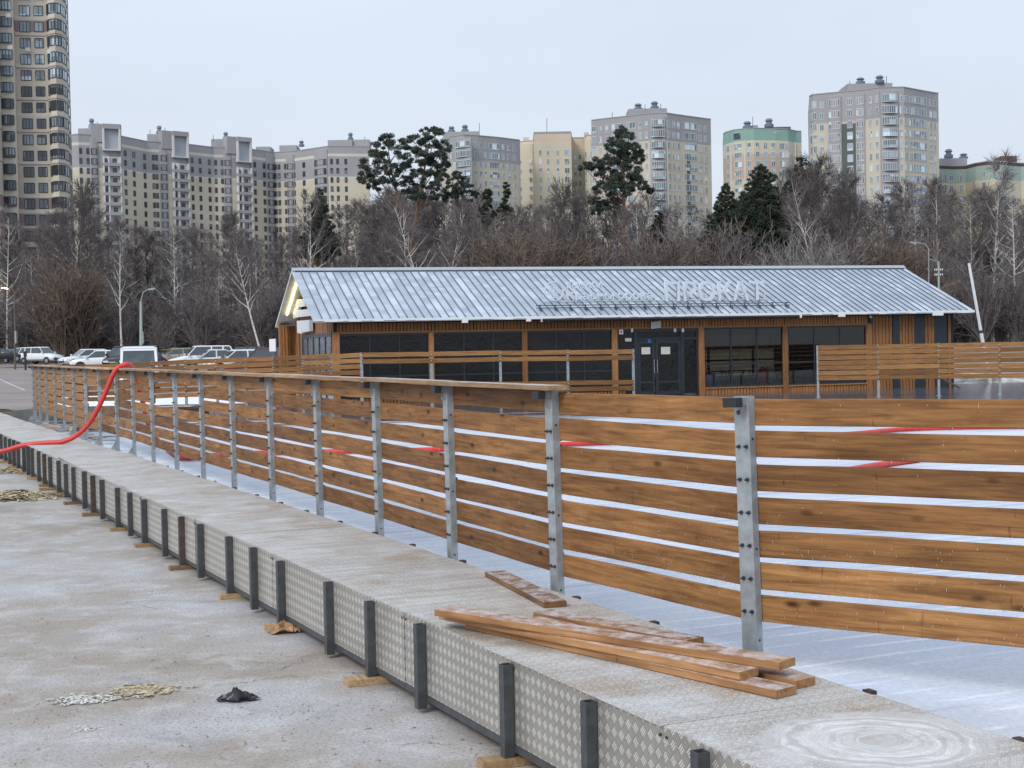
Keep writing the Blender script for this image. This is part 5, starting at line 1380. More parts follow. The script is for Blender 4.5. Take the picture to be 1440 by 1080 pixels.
def skyline(px):
    pts = [(-100, 300), (0, 296), (40, 310), (110, 276), (150, 318), (250, 318), (300, 300), (360, 315), (430, 312), (480, 300), (540, 285), (620, 285), (700, 278), (760, 280), (800, 272), (860, 275), (930, 285), (990, 300), (1050, 290), (1100, 255), (1160, 240), (1210, 262), (1260, 262), (1300, 258), (1330, 272), (1390, 262), (1440, 268), (1540, 262)]
    for (a, b), (c, d) in zip(pts, pts[1:]):
        if px <= c: return b+(d-b)*(px-a)/(c-a)
    return 240
rt = random.Random(77)
GD = 'slender bare tree in the dark leafless wood behind the pavilion and car park'
GB = 'bare birch with pale trunk among the leafless wood'
N = 120
for i in range(N):
    px = -60 + 1580*(i+.5)/N + rt.uniform(-7, 7); Y = rt.choice((188, 200, 214, 230, 246)) + rt.uniform(-5, 5)
    py = skyline(px)+abs(rt.gauss(0, 20))+ (0 if i % 3 else 15) + (Y-190)*-.05
    k = i % 5
    if k == 2: Y = rt.uniform(180, 196)
    if k in (0, 3): V, nm, lb, gp = V_dark, 'bare_tree', GD, 'bare trees of the wood'
    elif k in (1, 4): V, nm, lb, gp = V_pur, 'bare_tree', GD, 'bare trees of the wood'
    else: V, nm, lb, gp = V_birch, 'birch_tree', GB, 'birches of the wood'
    put_tree(nm, V[rt.randrange(len(V))], px, Y, py, 20, lb, 'tree', gp, sxy=rt.uniform(.9, 1.25))
for i in range(12):
    px = 512+i*10+rt.uniform(-4, 4); Y = rt.choice((205, 222, 250)); put_tree('bare_tree', V_dark[i % 4] if i % 2 else V_pur[i % 4], px, Y, 272+rt.uniform(0, 26), 20, GD, 'tree', 'bare trees of the wood', sxy=rt.uniform(1.1, 1.4))
# single birches that stand out
def special(px_b, py_b, px_t, py_t, Y, seed, label, birch=True, **k):
    b = PY(px_b, py_b, Y); t_ = PY(px_t, py_t, Y); z0 = gz(Y)-.1
    dx = (t_.x-b.x)/(t_.z-b.z); h = t_.z-z0; bx_ = b.x-dx*(b.z-z0)
    tr, cr = bare(seed, H=h, birch=birch, lean=(t_.x-bx_)/h, **k)
    o = thing('birch_tree' if birch else 'bare_tree', label, 'tree', (bx_, Y, z0)); obj('trunk', tr, M_birch if birch else M_bark, o); obj('crown', cr, M_twig2 if birch else M_twig, o)
special(363, 480, 322, 330, 165, 501, 'leaning birch whose white trunk tilts left, left of the pavilion gable', nb_=22, spread=.3, first=.35)
special(440, 372, 437, 285, 178, 502, 'straight white birch in front of the small dark spruce above the gable', nb_=24, spread=.34, first=.3)
special(583, 375, 560, 290, 172, 503, 'forked white birch leaning left below the big twin pine', nb_=22, spread=.32, first=.3)
special(640, 375, 655, 300, 174, 504, 'slanting white birch right of the twin pine trunk', nb_=22, spread=.36, first=.25)
special(1134, 340, 1118, 262, 176, 505, 'white-limbed birch in front of the purple crowns left of the tallest tower', nb_=24, spread=.36, first=.3)
special(104, 400, 112, 272, 182, 506, 'dark spreading tree standing in front of the left tower corner', birch=False, nb_=34, spread=.42, first=.2)
special(172, 450, 172, 318, 170, 507, 'thin birch left of the white street lamp', nb_=20, spread=.24, first=.35)
special(1322, 380, 1318, 262, 186, 508, 'tall thin birch beside the leaning white pole on the right', nb_=20, spread=.22, first=.35)
special(10, 470, 6, 305, 178, 509, 'pale birch behind the lit lamp at the left edge', nb_=22, spread=.3, first=.3)
special(1398, 420, 1404, 226, 190, 510, 'tall feathery birch in front of the wavy roofed block', nb_=26, spread=.22, first=.3)
special(1150, 372, 1152, 238, 181, 511, 'dense purplish round-crowned tree left of the tallest tower', birch=False, nb_=46, spread=.40, first=.3, dens=1.15)
special(1190, 372, 1192, 262, 183, 512, 'smaller purplish round-crowned tree right below the tallest tower', birch=False, nb_=40, spread=.38, first=.3, dens=1.1)
special(790, 372, 792, 268, 180, 513, 'tall rounded bare tree in front of the peach block', birch=False, nb_=38, spread=.34, first=.3)
# shrubs in front of the wood
for i in range(64):
    px = -40+1560*(i+.5)/64+rt.uniform(-10, 10); Y = rt.uniform(172, 184); k = rt.random()
    if px > 700 and px < 1290: top = rt.uniform(335, 372)
    elif px >= 1290: top = rt.uniform(372, 420)
    else: top = rt.uniform(400, 452)
    V, lb, gp = (V_shrub[rt.randrange(2)], 'leafless dark shrub at the edge of the wood', 'dark shrubs at the edge of the wood')
    if 700 < px < 840 or 940 < px < 1010 or 1200 < px < 1300: V, lb, gp = (V_shrub[2], 'brown leafless thicket bush rising behind the roof ridge', 'brown bushes behind the roof ridge')
    put_tree('shrub', V, px, Y, top, 5, lb, 'shrub', gp, sxy=1.0, names=('trunk', 'twigs'))
for px, top, lb in ((85, 372, 'russet-leaved bushy tree left of the white street lamp'), (112, 384, 'lower russet bush beside the larger one on the left')):
    put_tree('bush', V_shrub[2], px, 170, top, 5, lb, 'bush', None, names=('trunk', 'twigs'), sxy=.9)
for px, top, lb in ((1166, 336, 'frost-grey shrub behind the roof near the purple crowns'), (1120, 345, 'smaller frost-grey shrub left of the other pale one')):
    put_tree('shrub', V_shf, px, 168, top, 5, lb, 'shrub', None, names=('trunk', 'twigs'), sxy=.8)
# dense undergrowth as one mass
mb = MB(); r2 = random.Random(31)
for i in range(9000):
    Y = r2.uniform(186, 262); px = r2.uniform(-80, 1540); p = PY(px, 480, Y); p.z = gz(Y)-.1; h = r2.uniform(3, 11) if r2.random() < .8 else r2.uniform(9, 14)
    if px > 1290: h *= 1.1
    lx, ly = r2.gauss(0, .12)*h, r2.gauss(0, .08)*h; r = r2.uniform(.02, .06)
    q = p+Vector((lx, ly, h)); m_ = p.lerp(q, .5)+Vector((r2.gauss(0, .15), 0, 0))
    mb.tube([p, m_, q], [r, r*.7, .012], 3, cap=False)
    for _ in range(4):
        a = r2.uniform(.25, .95); b0 = p.lerp(m_, a*2) if a < .5 else m_.lerp(q, a*2-1); e = b0+Vector((r2.gauss(0, 1), r2.gauss(0, .5), r2.uniform(.3, 1.6)))
        mb.tri(b0+Vector((-.02, 0, 0)), b0+Vector((.02, 0, 0)), e); 
o = obj('undergrowth', mb, plain('undergrowth_stems', (.088, .079, .076), .95, .35, .3)); tag(o, 'dense tangle of dark thin stems filling the wood floor', 'undergrowth', kind='stuff')
mb = MB(); r2 = random.Random(32)
nx = 90
for row in range(5):
    Y = 225+row*12
    for i in range(nx):
        pass

# pines
def needles(mb, c, rad, n, r2, size=.28, flat=.6):
    for _ in range(n):
        v = rvec(r2); rr_ = rad*(r2.random()**.4); p = c+Vector((v.x*rr_, v.y*rr_, v.z*rr_*flat)); d = (rvec(r2)+v*.7+Vector((0, 0, .3))).normalized(); s_ = d.orthogonal().normalized(); s_ = (s_*math.cos(r2.random()*3)+d.cross(s_)*math.sin(r2.random()*3))
        L = size*r2.uniform(.7, 1.6); W_ = size*.24
        mb.tri(p-s_*W_, p+s_*W_, p+d*L)
        mb.tri(p-d*L*.3+s_*W_*.5, p+d*L*.5+s_*W_*1.2, p+d.cross(s_)*W_)
def pine(px, Y, py_top, clumps, label, name='pine_tree', pxb=None, seed=1, forks=None, size=.21, dens=1.0):
    """clumps given as (px, py, radius_px) in the picture, spread in depth around the trunk"""
    r2 = random.Random(seed); z0 = gz(Y)-.1; pxb = pxb or px; top = PY(px, py_top, Y); b = PY(pxb, 480, Y); org = Vector((b.x, Y, z0)); k = Y/F
    tr = MB(); cr = MB(); H = top.z-z0
    tops = forks or [(px, py_top+8)]; fork_z = .45
    base = Vector((0, 0, 0)); mid = (Vector((top.x, Y, top.z))-org)*.45 if not forks else Vector((0, 0, H*.5))
    paths = []
    for f in tops:
        t_ = PY(f[0], f[1], Y)-org; path = [base, mid*.5+Vector((.1, 0, 0)), mid, mid.lerp(t_, .5)+Vector((r2.uniform(-.3, .3), r2.uniform(-.3, .3), 0)), t_]; paths.append(path)
        tr.tube(path, [.013*H, .011*H, .009*H, .006*H, .002*H], 8)
    for (cx, cy, rp_) in clumps:
        c = PY(cx, cy, Y)-org; R_ = rp_*k
        path = min(paths, key=lambda P_: (P_[-1]-c).length)
        # limb from the stem, lower than the clump
        tz = max(.25*H, c.z-.9*abs(c.x-path[2].x)-1.0)
        for i in range(len(path)-1):
            if path[i].z <= tz <= path[i+1].z+.01: s0_ = path[i].lerp(path[i+1], (tz-path[i].z)/max(.01, path[i+1].z-path[i].z)); break
        else: s0_ = path[-2]
        c.y += r2.uniform(-1, 1)*R_*1.0
        m_ = s0_.lerp(c, .55)+Vector((0, 0, -.3)); tr.tube([s0_, m_, c], [.10, .07, .03], 5, cap=False)
        nsub = max(4, int(10*dens))
        for _ in range(nsub):
            v = rvec(r2); cc = c+Vector((v.x*R_*1.0, v.y*R_*1.2, v.z*R_*.8)); tr.tube([c, cc], [.03, .015], 3, cap=False)
            needles(cr, cc, R_*r2.uniform(.26, .52), int(170*dens*max(.5, R_/1.4)), r2, size, .6)
    o = thing(name, label, 'tree', org); obj('trunk', tr, M_pbark, o); obj('crown', cr, M_pine if name == 'pine_tree' else M_spruce, o); return o
pine(575, 196, 184, [(545, 200, 12), (530, 212, 11), (560, 205, 12), (520, 232, 13), (540, 225, 14), (560, 230, 13), (515, 250, 10), (535, 248, 13), (556, 250, 13), (525, 262, 8), (583, 200, 12), (597, 190, 11), (612, 192, 13), (622, 206, 10), (600, 210, 15), (585, 222, 13), (618, 224, 12), (604, 236, 14), (590, 250, 14), (620, 246, 10), (575, 262, 12), (605, 262, 12), (585, 275, 10), (612, 275, 7), (627, 232, 5), (570, 240, 12), (597, 224, 10)],
     'big twin-crowned pine towering over the wood left of centre', pxb=582, seed=3, forks=[(543, 212), (604, 200)], dens=1.15)
pine(645, 205, 238, [(643, 246, 6), (636, 256, 7), (652, 255, 7), (630, 268, 8), (647, 268, 9), (660, 266, 7), (640, 280, 8), (656, 280, 7), (668, 274, 5), (626, 278, 5)], 'smaller open-crowned pine right of the twin pine', pxb=643, seed=4)
pine(875, 190, 176, [(873, 184, 7), (868, 194, 10), (884, 196, 10), (860, 206, 9), (874, 208, 12), (892, 210, 10), (864, 222, 11), (880, 224, 13), (896, 222, 9), (850, 232, 10), (868, 238, 13), (888, 240, 12), (835, 230, 9), (822, 236, 7), (840, 242, 10), (856, 252, 12), (876, 254, 13), (895, 252, 9), (845, 264, 10), (864, 268, 12), (884, 268, 10), (904, 262, 7), (835, 282, 8), (850, 290, 9), (838, 296, 7), (915, 268, 4), (870, 284, 9)],
     'tall dark single pine standing before the big grey-topped tower', pxb=880, seed=5, dens=1.25)
def conifer(px, Y, py_top, py_bot, wpx, label, seed, mat_name='spruce_tree'):
    r2 = random.Random(seed); cl = []; n = int((py_bot-py_top)/6)
    for i in range(n):
        t = i/max(1, n-1); y = py_top+4+(py_bot-py_top-8)*t; w_ = wpx*(.12+.88*t**.8)*r2.uniform(.85, 1.1); m_ = max(1, int(w_/5))
        for j in range(m_): cl.append((px+(j-(m_-1)/2)*w_*1.6/max(1, m_)+r2.uniform(-2, 2), y+r2.uniform(-2, 2), 4+w_*.16))
    return pine(px, Y, py_top, cl, label, mat_name, seed=seed, dens=.8, size=.19)
conifer(449, 186, 264, 360, 30, 'small dark spruce above the gable of the pavilion', 11)
conifer(1071, 183, 231, 352, 58, 'broad dark pine, tallest of the evergreen group right of centre', 12)
conifer(1022, 186, 258, 350, 40, 'dark evergreen on the left flank of the broad dark pine', 13)
conifer(1045, 190, 272, 352, 34, 'dark evergreen squeezed between its two taller neighbours', 14)
conifer(1127, 200, 220, 290, 34, 'evergreen top showing behind the purple birch crowns left of the tallest tower', 15)
conifer(711, 214, 257, 310, 14, 'narrow little fir top in front of the peach block', 16)
conifer(685, 216, 262, 310, 14, 'narrow little fir top left of the other small one', 17)
conifer(926, 200, 300, 362, 28, 'low dark fir behind the roof, right of the single pine', 18)
conifer(1385, 195, 330, 400, 30, 'dark fir half hidden in the wood at the right edge', 19)
# ------------------------------------------------------------------ vehicles
M_tyre = plain('tyre_rubber', (.02, .02, .021), .8, .2, 8); M_rim = plain('alloy_rim', (.30, .31, .32), .4, .1, 8, metal=.5)
M_cg = glassy('car_glass', (.05, .065, .075), .06, .9); M_hl = plain('headlight', (.6, .62, .65), .15, .05, 9); M_tl = plain('tail_light', (.35, .02, .02), .3, .1, 9)
M_cp = {k: plain(k+'_car_paint', c, .28, .04, 2) for k, c in dict(white=(.72, .74, .77), silver=(.42, .45, .47), dark=(.03, .032, .045), blue=(.09, .13, .18), maroon=(.10, .02, .03), black=(.02, .021, .024), beige=(.30, .27, .24), yellow=(.55, .30, .03), pale=(.55, .62, .60)).items()}
def car_meshes(kind):
    W_ = {'hatch': .88, 'suv': .93, 'sedan': .9, 'van': .98}[kind]; L = {'hatch': 4.2, 'suv': 4.7, 'sedan': 4.6, 'van': 5.6}[kind]
    zr = {'hatch': 1.5, 'suv': 1.75, 'sedan': 1.45, 'van': 2.35}[kind]; zb = {'hatch': .95, 'suv': 1.08, 'sedan': .93, 'van': 1.25}[kind]
    # (x fraction, deck height)
    if kind == 'van': st = [(0, .55), (.01, .9), (.05, 1.05), (.16, 1.22), (.2, zb), (1 - .02, zb), (1, .9)]
    elif kind == 'sedan': st = [(0, .5), (.012, .68), (.06, .78), (.27, zb-.04), (.32, zb), (.80, zb+.03), (.96, zb), (.99, .8), (1, .55)]
    else: st = [(0, .5), (.012, .7), (.06, .84), (.25, zb-.03), (.3, zb), (.88, zb+.06), (.97, zb), (1, .6)]
    body = MB(); prev = None
    for i, (f, z) in enumerate(st):
        x = L/2-f*L; w_ = W_*(.86 if f < .005 or f > .995 else .95 if f < .03 or f > .97 else 1); zl = .32 if .02 < f < .98 else .38
        sec = [(x, -w_*.9, zl), (x, -w_, zl+.2), (x, -w_*1.0, z-.12), (x, -w_*.93, z), (x, 0, z+.025), (x, w_*.93, z), (x, w_, z-.12), (x, w_, zl+.2), (x, w_*.9, zl)]
        n0 = len(body.v); body.v += sec
        if prev is not None:
            for k in range(9):
                j = (k+1) % 9; body.f.append((prev+k, n0+k, n0+j, prev+j)); body.m.append(0)
        else: body.f.append(tuple(n0+k for k in range(9))); body.m.append(0)
        prev = n0
    body.f.append(tuple(prev+k for k in reversed(range(9)))); body.m.append(0)
    g = {'van': [(.17, 0), (.27, 1), (.975, 1), (.99, 0)], 'sedan': [(.28, 0), (.42, 1), (.66, 1), (.84, 0)], 'hatch': [(.26, 0), (.42, 1), (.84, 1), (.95, 0)], 'suv': [(.26, 0), (.39, 1), (.90, 1), (.97, 0)]}[kind]
    glass = MB(); roofm = MB(); wb_, wt = W_*.92, W_*.76 if kind != 'van' else W_*.86
    xs = [L/2-a[0]*L for a in g]; z0 = zb-.04; z1 = zr-.07
    A = [(xs[0], wb_, z0), (xs[3], wb_, z0), (xs[2], wt, z1), (xs[1], wt, z1)]; n = len(glass.v)
    q = lambda s: [(x, s*y, z) for x, y, z in A]
    a, b = q(-1), q(1); glass.poly(a); glass.poly(b[::-1]); glass.quad(a[0], a[3], b[3], b[0]); glass.quad(a[1], b[1], b[2], a[2])
    # roof and pillars in body colour
    e = .02
    rp_ = [(xs[1]+.02, wt+.01), (xs[2]-.02, wt+.01)]
    for i, (dz, k) in enumerate(((0, 1.0), (.07, .9))):
        pass
    R0_ = [(xs[1]+.06, -wt-.015, z1-.02), (xs[1]+.06, wt+.015, z1-.02), (xs[2]-.06, wt+.015, z1-.02), (xs[2]-.06, -wt-.015, z1-.02)]; R1_ = [(xs[1]-.12, -wt*.86, zr), (xs[1]-.12, wt*.86, zr), (xs[2]+.12, wt*.86, zr-.02), (xs[2]+.12, -wt*.86, zr-.02)]
    for i in range(4):
        j = (i+1) % 4; roofm.quad(R0_[i], R0_[j], R1_[j], R1_[i])
    roofm.poly(R1_)
    def pillar(fx0, fx1, fx2, fx3):
        for s in (-1, 1):
            roofm.quad((fx0, s*(wb_+e), z0), (fx1, s*(wb_+e), z0), (fx2, s*(wt+e), z1), (fx3, s*(wt+e), z1))
            roofm.quad((fx0, s*(wb_-.05), z0), (fx3, s*(wt-.05), z1), (fx2, s*(wt+e), z1), (fx1, s*(wb_+e), z0))
    for i in (0, 3):
        d = -.09 if i == 0 else .09; t = 1 if i == 0 else 2; pillar(xs[i], xs[i]+d, xs[t]+d, xs[t])
    if kind == 'van':
        def fr(y, t, o_): return (xs[0]+(xs[1]-xs[0])*t+o_, y*((1-t)*wb_+t*wt), z0+(z1-z0)*t+o_*.3)
        for (ya, yb, ta, tb) in ((-1.02, -.88, 0, 1.02), (.88, 1.02, 0, 1.02), (-.88, .88, .86, 1.02), (-.88, .88, 0, .06)):
            roofm.quad(fr(ya, ta, .02), fr(yb, ta, .02), fr(yb, tb, .02), fr(ya, tb, .02))
        roofm.box(xs[3]+.02, xs[1]-.95, -wb_-.01, wb_+.01, z0, z1)
    else:
        xm = (xs[1]+xs[2])/2+.1; pillar(xm-.05, xm+.05, xm+.04, xm-.04)
        if kind != 'sedan':
            xq = xs[2]+.55 if kind == 'suv' else xs[2]+.3; pillar(xq-.1, xq+.04, xq+.02, xq-.08)
    return body, glass, roofm, L, W_, zb, zr
CM = {}
def wheel_mesh():
    t = MB(); t.tube([(0, -.11, 0), (0, -.09, 0), (0, .09, 0), (0, .11, 0)], [.28, .33, .33, .28], 18)
    r = MB(); r.tube([(0, -.118, 0), (0, .118, 0)], [.2, .2], 14)
    for k in range(5):
        a = k*1.2566; r.box(-.03, .03, -.124, -.119, .03, .19, M=Matrix.Rotation(a, 4, 'Y'))
    return t.mesh('tyre', M_tyre), r.mesh('rim', M_rim)
TM, RM = wheel_mesh()
def vehicle(kind, paint, px, py_roof, Y, rz, label, name='parked_car', cat='car', group=None):
    if kind not in CM: CM[kind] = car_meshes(kind)
    body, glass, roofm, L, W_, zb, zr = CM[kind]; pm = M_cp[paint]; key = (kind, paint)
    if key not in CM: CM[key] = (body.mesh('body', pm, True), glass.mesh('cabin_glass', M_cg), roofm.mesh('cabin', pm))
    z = PY(px, py_roof, Y).z-zr; p = PY(px, py_roof, Y)
    t = thing(name, label, cat, (p.x, Y, z), rz, group)
    bo = obj('body', CM[key][0], parent=t); obj('cabin_glass', CM[key][1], parent=t); obj('cabin', CM[key][2], parent=t)
    for sx in (.31, -.30):
        for s in (-1, 1):
            w_ = obj('wheel', TM, parent=t, M=Matrix.Translation((sx*L, s*(W_-.1), .33))); obj('rim', RM, parent=w_)
            a = MB(); a.tube([(sx*L, s*(W_-.02), .34), (sx*L, s*(W_+.004), .34)], .385, 16); obj('wheel_arch', a, M_tyre, bo)
    for s in (-1, 1):
        a = MB(); zz = .68 if kind != 'van' else .85; a.box(L/2-.16, L/2+.005, s*W_*.62-.18, s*W_*.62+.18, zz-.08, zz+.06); obj('headlight', a, M_hl, bo)
        a = MB(); a.box(-L/2-.006, -L/2+.1, s*W_*.75-.12, s*W_*.75+.12, .75, .98); obj('tail_light', a, M_tl, bo)
        a = MB(); a.box(L*.2, L*.2+.12, s*(W_+.0)-.02 if s > 0 else -W_-.16, W_+.16 if s > 0 else -W_+.02, zb, zb+.15); obj('mirror', a, pm, bo)
    a = MB(); a.box(L/2-.06, L/2+.012, -W_*.4, W_*.4, .42, .58); obj('grille', a, M_rub, bo)
    for dz in (-.0,):
        a = MB()
        for s in (-1, 1): a.box(L*.28, -L*.26, s*W_-.004 if s > 0 else -W_-.004, W_+.004 if s > 0 else -W_+.004, .40, .46)
        obj('sill_trim', a, M_rub, bo)
    return t
PI = math.pi
vehicle('sedan', 'dark', 2, 489.5, 150, R(20), 'dark car cut off by the left picture edge in the car park')
vehicle('hatch', 'blue', 28, 490.5, 152, R(-38), 'grey-blue hatchback with its nose to the camera, left of the white crossover')
vehicle('suv', 'white', 57, 487.8, 150, R(-22), 'white crossover seen from its rear side at the far left of the car park')
vehicle('hatch', 'silver', 37, 488.5, 168, R(-40), 'silver car half hidden between the grey-blue and the white car')
vehicle('hatch', 'white', 121, 490.8, 118, R(215), 'white car behind the white hatchback, only its roof and bonnet showing')
vehicle('hatch', 'white', 142, 492.2, 104, R(186), 'white hatchback parked side-on left of the white van')
vehicle('van', 'white', 195, 487.3, 74, R(-76), 'white van facing the camera behind the rink fence', 'parked_van', 'van')
vehicle('suv', 'black', 176, 486.5, 104, R(-95), 'black car mostly hidden behind the left side of the white van')
vehicle('suv', 'dark', 207, 485.5, 110, R(-80), 'dark vehicle whose roof shows above the white van')
vehicle('hatch', 'beige', 247, 489.2, 122, R(205), 'beige car behind the blue and yellow items right of the van')
vehicle('suv', 'white', 283, 486, 100, R(200), 'large white SUV with roof rails, in the middle of the car row')
vehicle('sedan', 'pale', 301, 491, 92, R(196), 'pale green-tinted sedan in front of the large white SUV')
vehicle('hatch', 'white', 334, 491.5, 90, R(205), 'white car right of the pale sedan')
vehicle('suv', 'black', 341, 487, 128, R(180), 'black SUV roof showing behind the white car')
vehicle('hatch', 'silver', 350, 491, 100, R(215), 'silver car with its windscreen showing left of the maroon one')
vehicle('suv', 'maroon', 374, 488.5, 82, R(185), 'dark maroon car next to the rear corner of the pavilion')
# blue and yellow items
p = PY(236, 492, 112); t = thing('loader', 'small yellow and blue work machine between the van and the beige car', 'machine', (p.x, 112, gz(112)))
mb = MB(); mb.box(.0, .6, -.4, .4, .4, .95); mb.box(.15, .5, -.3, .3, .95, 1.2); obj('body', mb, M_cp['yellow'], t)
mb = MB(); mb.tube([(-.75, 0, .5), (-.6, 0, 1.35)], [.35, .25], 10); obj('tank', mb, plain('cobalt_plastic', (.03, .06, .35), .4, .1, 3), t)
mb = MB()
for a, b in (((-.9, -.5, .3), (-.9, -.5, 1.8)), ((-.9, -.5, 1.8), (1.0, -.5, 1.8)), ((1.0, -.5, 1.8), (1.0, -.5, .3))): mb.tube([a, b], .035, 6)
obj('frame', mb, plain('ochre_steel', (.30, .17, .04), .5, .2, 5), t)
for sx in (-.6, .6):
    for s in (-.5, .5):
        mb = MB(); mb.tube([(sx, s-.1, .33), (sx, s+.1, .33)], .33, 14); obj('wheel', mb, M_tyre, t)

# ------------------------------------------------------------------ lamps, poles, wires
def lamp(px, py_base, py_top, Y, arm_px, arm_py, label, lit=False, w_=.11, mat=None):
    b = PY(px, py_base, Y); top = PY(px, py_top, Y); z0 = gz(Y); t = thing('street_lamp', label, 'street lamp', (b.x, Y, z0)); o_ = Vector((b.x, Y, z0)); mat = mat or M_galv
    e = PY(arm_px, arm_py, Y); H = top.z-z0; tx = top.x-b.x
    mb = MB(); mb.tube([(0, 0, 0), (tx*.5, 0, H*.5), (tx, 0, H)], [w_, w_*.8, w_*.6], 10); obj('pole', mb, mat, t)
    mb = MB(); d = e-o_; mb.tube([(tx, 0, H), (tx+(d.x-tx)*.3, 0, H+(d.z-H)*.75), (d.x, d.y, d.z)], [.05, .045, .04], 8); obj('arm', mb, mat, t)
    sx = 1 if d.x > tx else -1; mb = MB(); mb.box(-.35, .35, -.13, .13, -.06, .07, M=Matrix.Translation((d.x+sx*.3, 0, d.z)) @ Matrix.Rotation(-.15*sx, 4, 'Y')); hd = obj('lamp_head', mb, mat, t)
    mb = MB(); mb.box(-.27, .27, -.1, .1, -.10, -.062, M=Matrix.Translation((d.x+sx*.3, 0, d.z)) @ Matrix.Rotation(-.15*sx, 4, 'Y')); obj('lens', mb, M_lit if lit else M_hl, hd)
    mb = MB(); mb.box(w_, w_+.12, -.2, .2, H*.34, H*.34+1.2); obj('service_box', mb, M_galv, t)
    return t
M_lit = plain('lit_lamp_lens', (1, .6, .2), .4, .02, 3, emis=((1.0, .50, .13), 60.0))
lamp(20.5, 491, 412, 140, 11, 404, 'lit orange street lamp at the left edge before the wood', True, mat=M_bark2)
lamp(198, 486, 424, 150, 209, 406.5, 'pale green-grey street lamp post rising behind the white van', mat=plain('pale_post', (.34, .40, .38), .6, .1, 4), w_=.2)
lamp(1306, 470, 350, 150, 1288, 341, 'thin unlit lamp behind the right end of the roof, left of the pole with insulators', w_=.07)
p = PY(1321, 470, 140); t = thing('utility_pole', 'thin pole with two rows of insulators behind the right end of the roof', 'utility pole', (p.x, 140, gz(140)))
zt_ = PY(1321, 368, 140).z-gz(140); mb = MB(); mb.tube([(0, 0, 0), (0, 0, zt_)], [.14, .1], 8); obj('pole', mb, M_galv, t)
for py in (381, 388):
    z = PY(1321, py, 140).z-gz(140); mb = MB(); mb.box(-.42, .42, -.05, .05, z-.05, z+.05); a = obj('crossarm', mb, M_rust, t)
    for x in (-.36, -.18, .18, .36): mb = MB(); mb.tube([(x, 0, z+.05), (x, 0, z+.22)], .05, 6); obj('insulator', mb, M_white, a)
mb = MB(); a = PY(1306, 366, 150)-p; 
mb.tube([(a.x, 9.9, PY(1306, 364.5, 150).z-gz(140)), (0, 0, PY(1319, 368, 140).z-gz(140))], .04, 5); obj('arm', mb, M_galv, t)
mb = MB()
for py0, py1 in ((386, 387), (382.5, 383)):
    A0 = PY(1323, py0, 140); A1 = PY(1560, py1, 140); pts = []
    for i in range(13):
        s = i/12; q = A0.lerp(A1, s); q.z -= math.sin(s*math.pi)*.35; pts.append(q)
    mb.tube(pts, .025, 4)
tag(obj('power_line', mb, M_dsteel), 'two thin wires running right from the pole with insulators', 'power line')
b = PY(1392, 480, 62); tp = PY(1362.5, 370, 62); t = thing('flag_pole', 'leaning bare white pole right of the pavilion roof', 'pole', (b.x, 62, .25)); H_ = tp.z-.25
dd = tp-Vector((b.x, 62, .25)); mid = dd*.44
mb = MB(); mb.tube([(0, 0, 0), tuple(mid)], [.085, .08], 10); obj('lower_section', mb, M_white, t); mb = MB(); mb.tube([tuple(mid), tuple(dd)], [.07, .06], 10); obj('upper_section', mb, M_white, t)
mb = MB(); mb.tube([tuple(mid-dd.normalized()*.06), tuple(mid+dd.normalized()*.06)], [.09, .09], 10); obj('collar', mb, M_dsteel, t)
# small dark post in the car park
p = PY(36, 519, 66); t = thing('barrier_post', 'small dark cross-shaped post standing in the car park at the left', 'post', (p.x, 66, p.z-.05))
mb = MB(); mb.tube([(0, 0, 0), (0, 0, .85)], .05, 8); mb.box(-.06, .06, -.06, .06, .62, .86); obj('post', mb, M_rub, t); mb = MB(); mb.box(-.32, .3, -.03, .03, .33, .38); obj('crossbar', mb, M_rub, t)
# car park markings and kerb
def strip(pts, w_, mat, name, z=.006):
    mb = MB()
    for (a, b) in zip(pts, pts[1:]):
        a = Vector(a); b = Vector(b); d = (b-a); s = Vector((-d.y, d.x, 0)).normalized()*w_/2
        for k in range(6):
            p0 = a.lerp(b, k/6); p1 = a.lerp(b, (k+1)/6); p0.z = gz(p0.y)+z; p1.z = gz(p1.y)+z; mb.quad(p0-s, p1-s, p1+s, p0+s)
    return struct(name, mb, mat)
def G(px, py):     # ground hit on the rising car park
    Y = 60.0
    for _ in range(60):
        p = PZ(px, py, gz(Y)); Y = .5*Y+.5*p.y if p.y > 0 and p.y < 400 else Y*1.03
    p = PZ(px, py, gz(Y)); p.z = gz(p.y); return p
M_mark = plain('worn_marking', (.50, .50, .52), .7, .2, 4); M_crack = plain('tar_seam', (.06, .055, .055), .8, .3, 4)
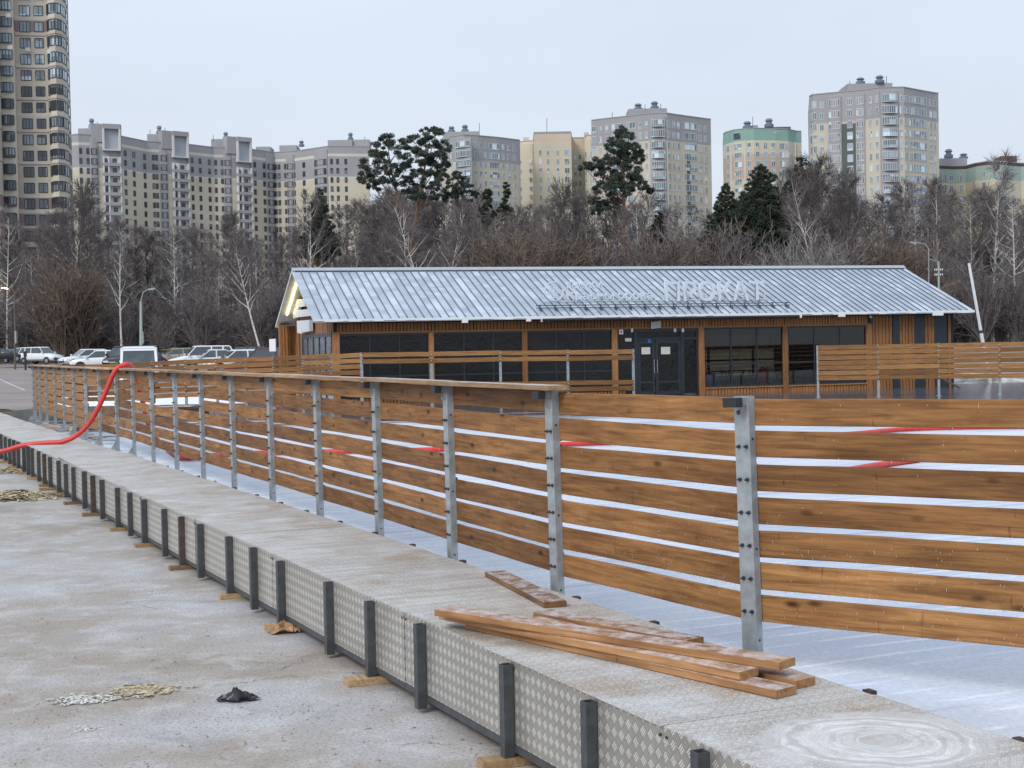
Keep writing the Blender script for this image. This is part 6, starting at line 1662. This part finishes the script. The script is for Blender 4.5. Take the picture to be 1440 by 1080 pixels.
strip([G(-5, 531), G(16, 541), G(35, 549)], .14, M_mark, 'marking')
strip([G(-40, 507.5), G(60, 506.5)], .5, M_snow, 'snow_line')
for i, (y0, y1) in enumerate(((527, 526), (536, 535.5), (544.5, 544))): strip([G(-30, y0), G(70, y1)], .16, M_crack, 'seam')
for x, y in ((12, 520), (24, 519.5)): strip([G(x-4, y), G(x+4, y-.3)], .12, M_mark, 'marking', .010)
# snowy berm behind the right fence, and ground clutter
mb = MB(); r2 = random.Random(12); n = 90
g0_, g1_ = 13.0, 60.0
for j in range(6):
    for i in range(n):
        def pt(i, j): 
            x = g0_+(g1_-g0_)*i/n; y = 62+j*1.2; return (x, y, .3+max(0, math.sin(j/6*math.pi))*(.30+.28*mnoise.noise(Vector((x*.5, y*.4, 0))))+.05*mnoise.noise(Vector((x*3, y*3, 1))))
        mb.quad(pt(i, j), pt(i+1, j), pt(i+1, j+1), pt(i, j+1))
def berm_mat():
    t = NT('dirty_snow_berm'); v = t.coord(); n = t.noise(v, .8, 7, .7); t.col(t.ramp(n, [(.38, (.16, .12, .085)), (.5, (.34, .31, .27)), (.6, (.62, .64, .68))])); t.rough(.9); return t.mat
o = struct('snow_berm', mb, berm_mat())
for i, (px, py) in enumerate(((1353, 541), (1361, 545))):
    p = PY(px, py, 56); mb = MB(); mb.box(-.09, .09, -1.0, 1.0, 0, .045); o = obj('leaning_board', mb, M_dark); o.location = (p.x, 56, p.z-.2); o.rotation_euler = (.5, 0, .9+i*.3)
    tag(o, ('dark board propped up behind the right rear fence, left one' if i == 0 else 'dark board lying lower behind the right rear fence'), 'board')

# snow lying between the rear fence and the car park
mb = MB(); n = 40; r2 = random.Random(3)
for j in range(4):
    for i in range(n):
        def sp(i, j):
            x0 = -18.3+i*.34; y = 54+j*4+mnoise.noise(Vector((i*.35, j, 0)))*1.5; return (x0*y/58.0, y, gz(y)+.02)
        mb.quad(sp(i, j), sp(i+1, j), sp(i+1, j+1), sp(i, j+1))
struct('snow_patch', mb, M_snow)
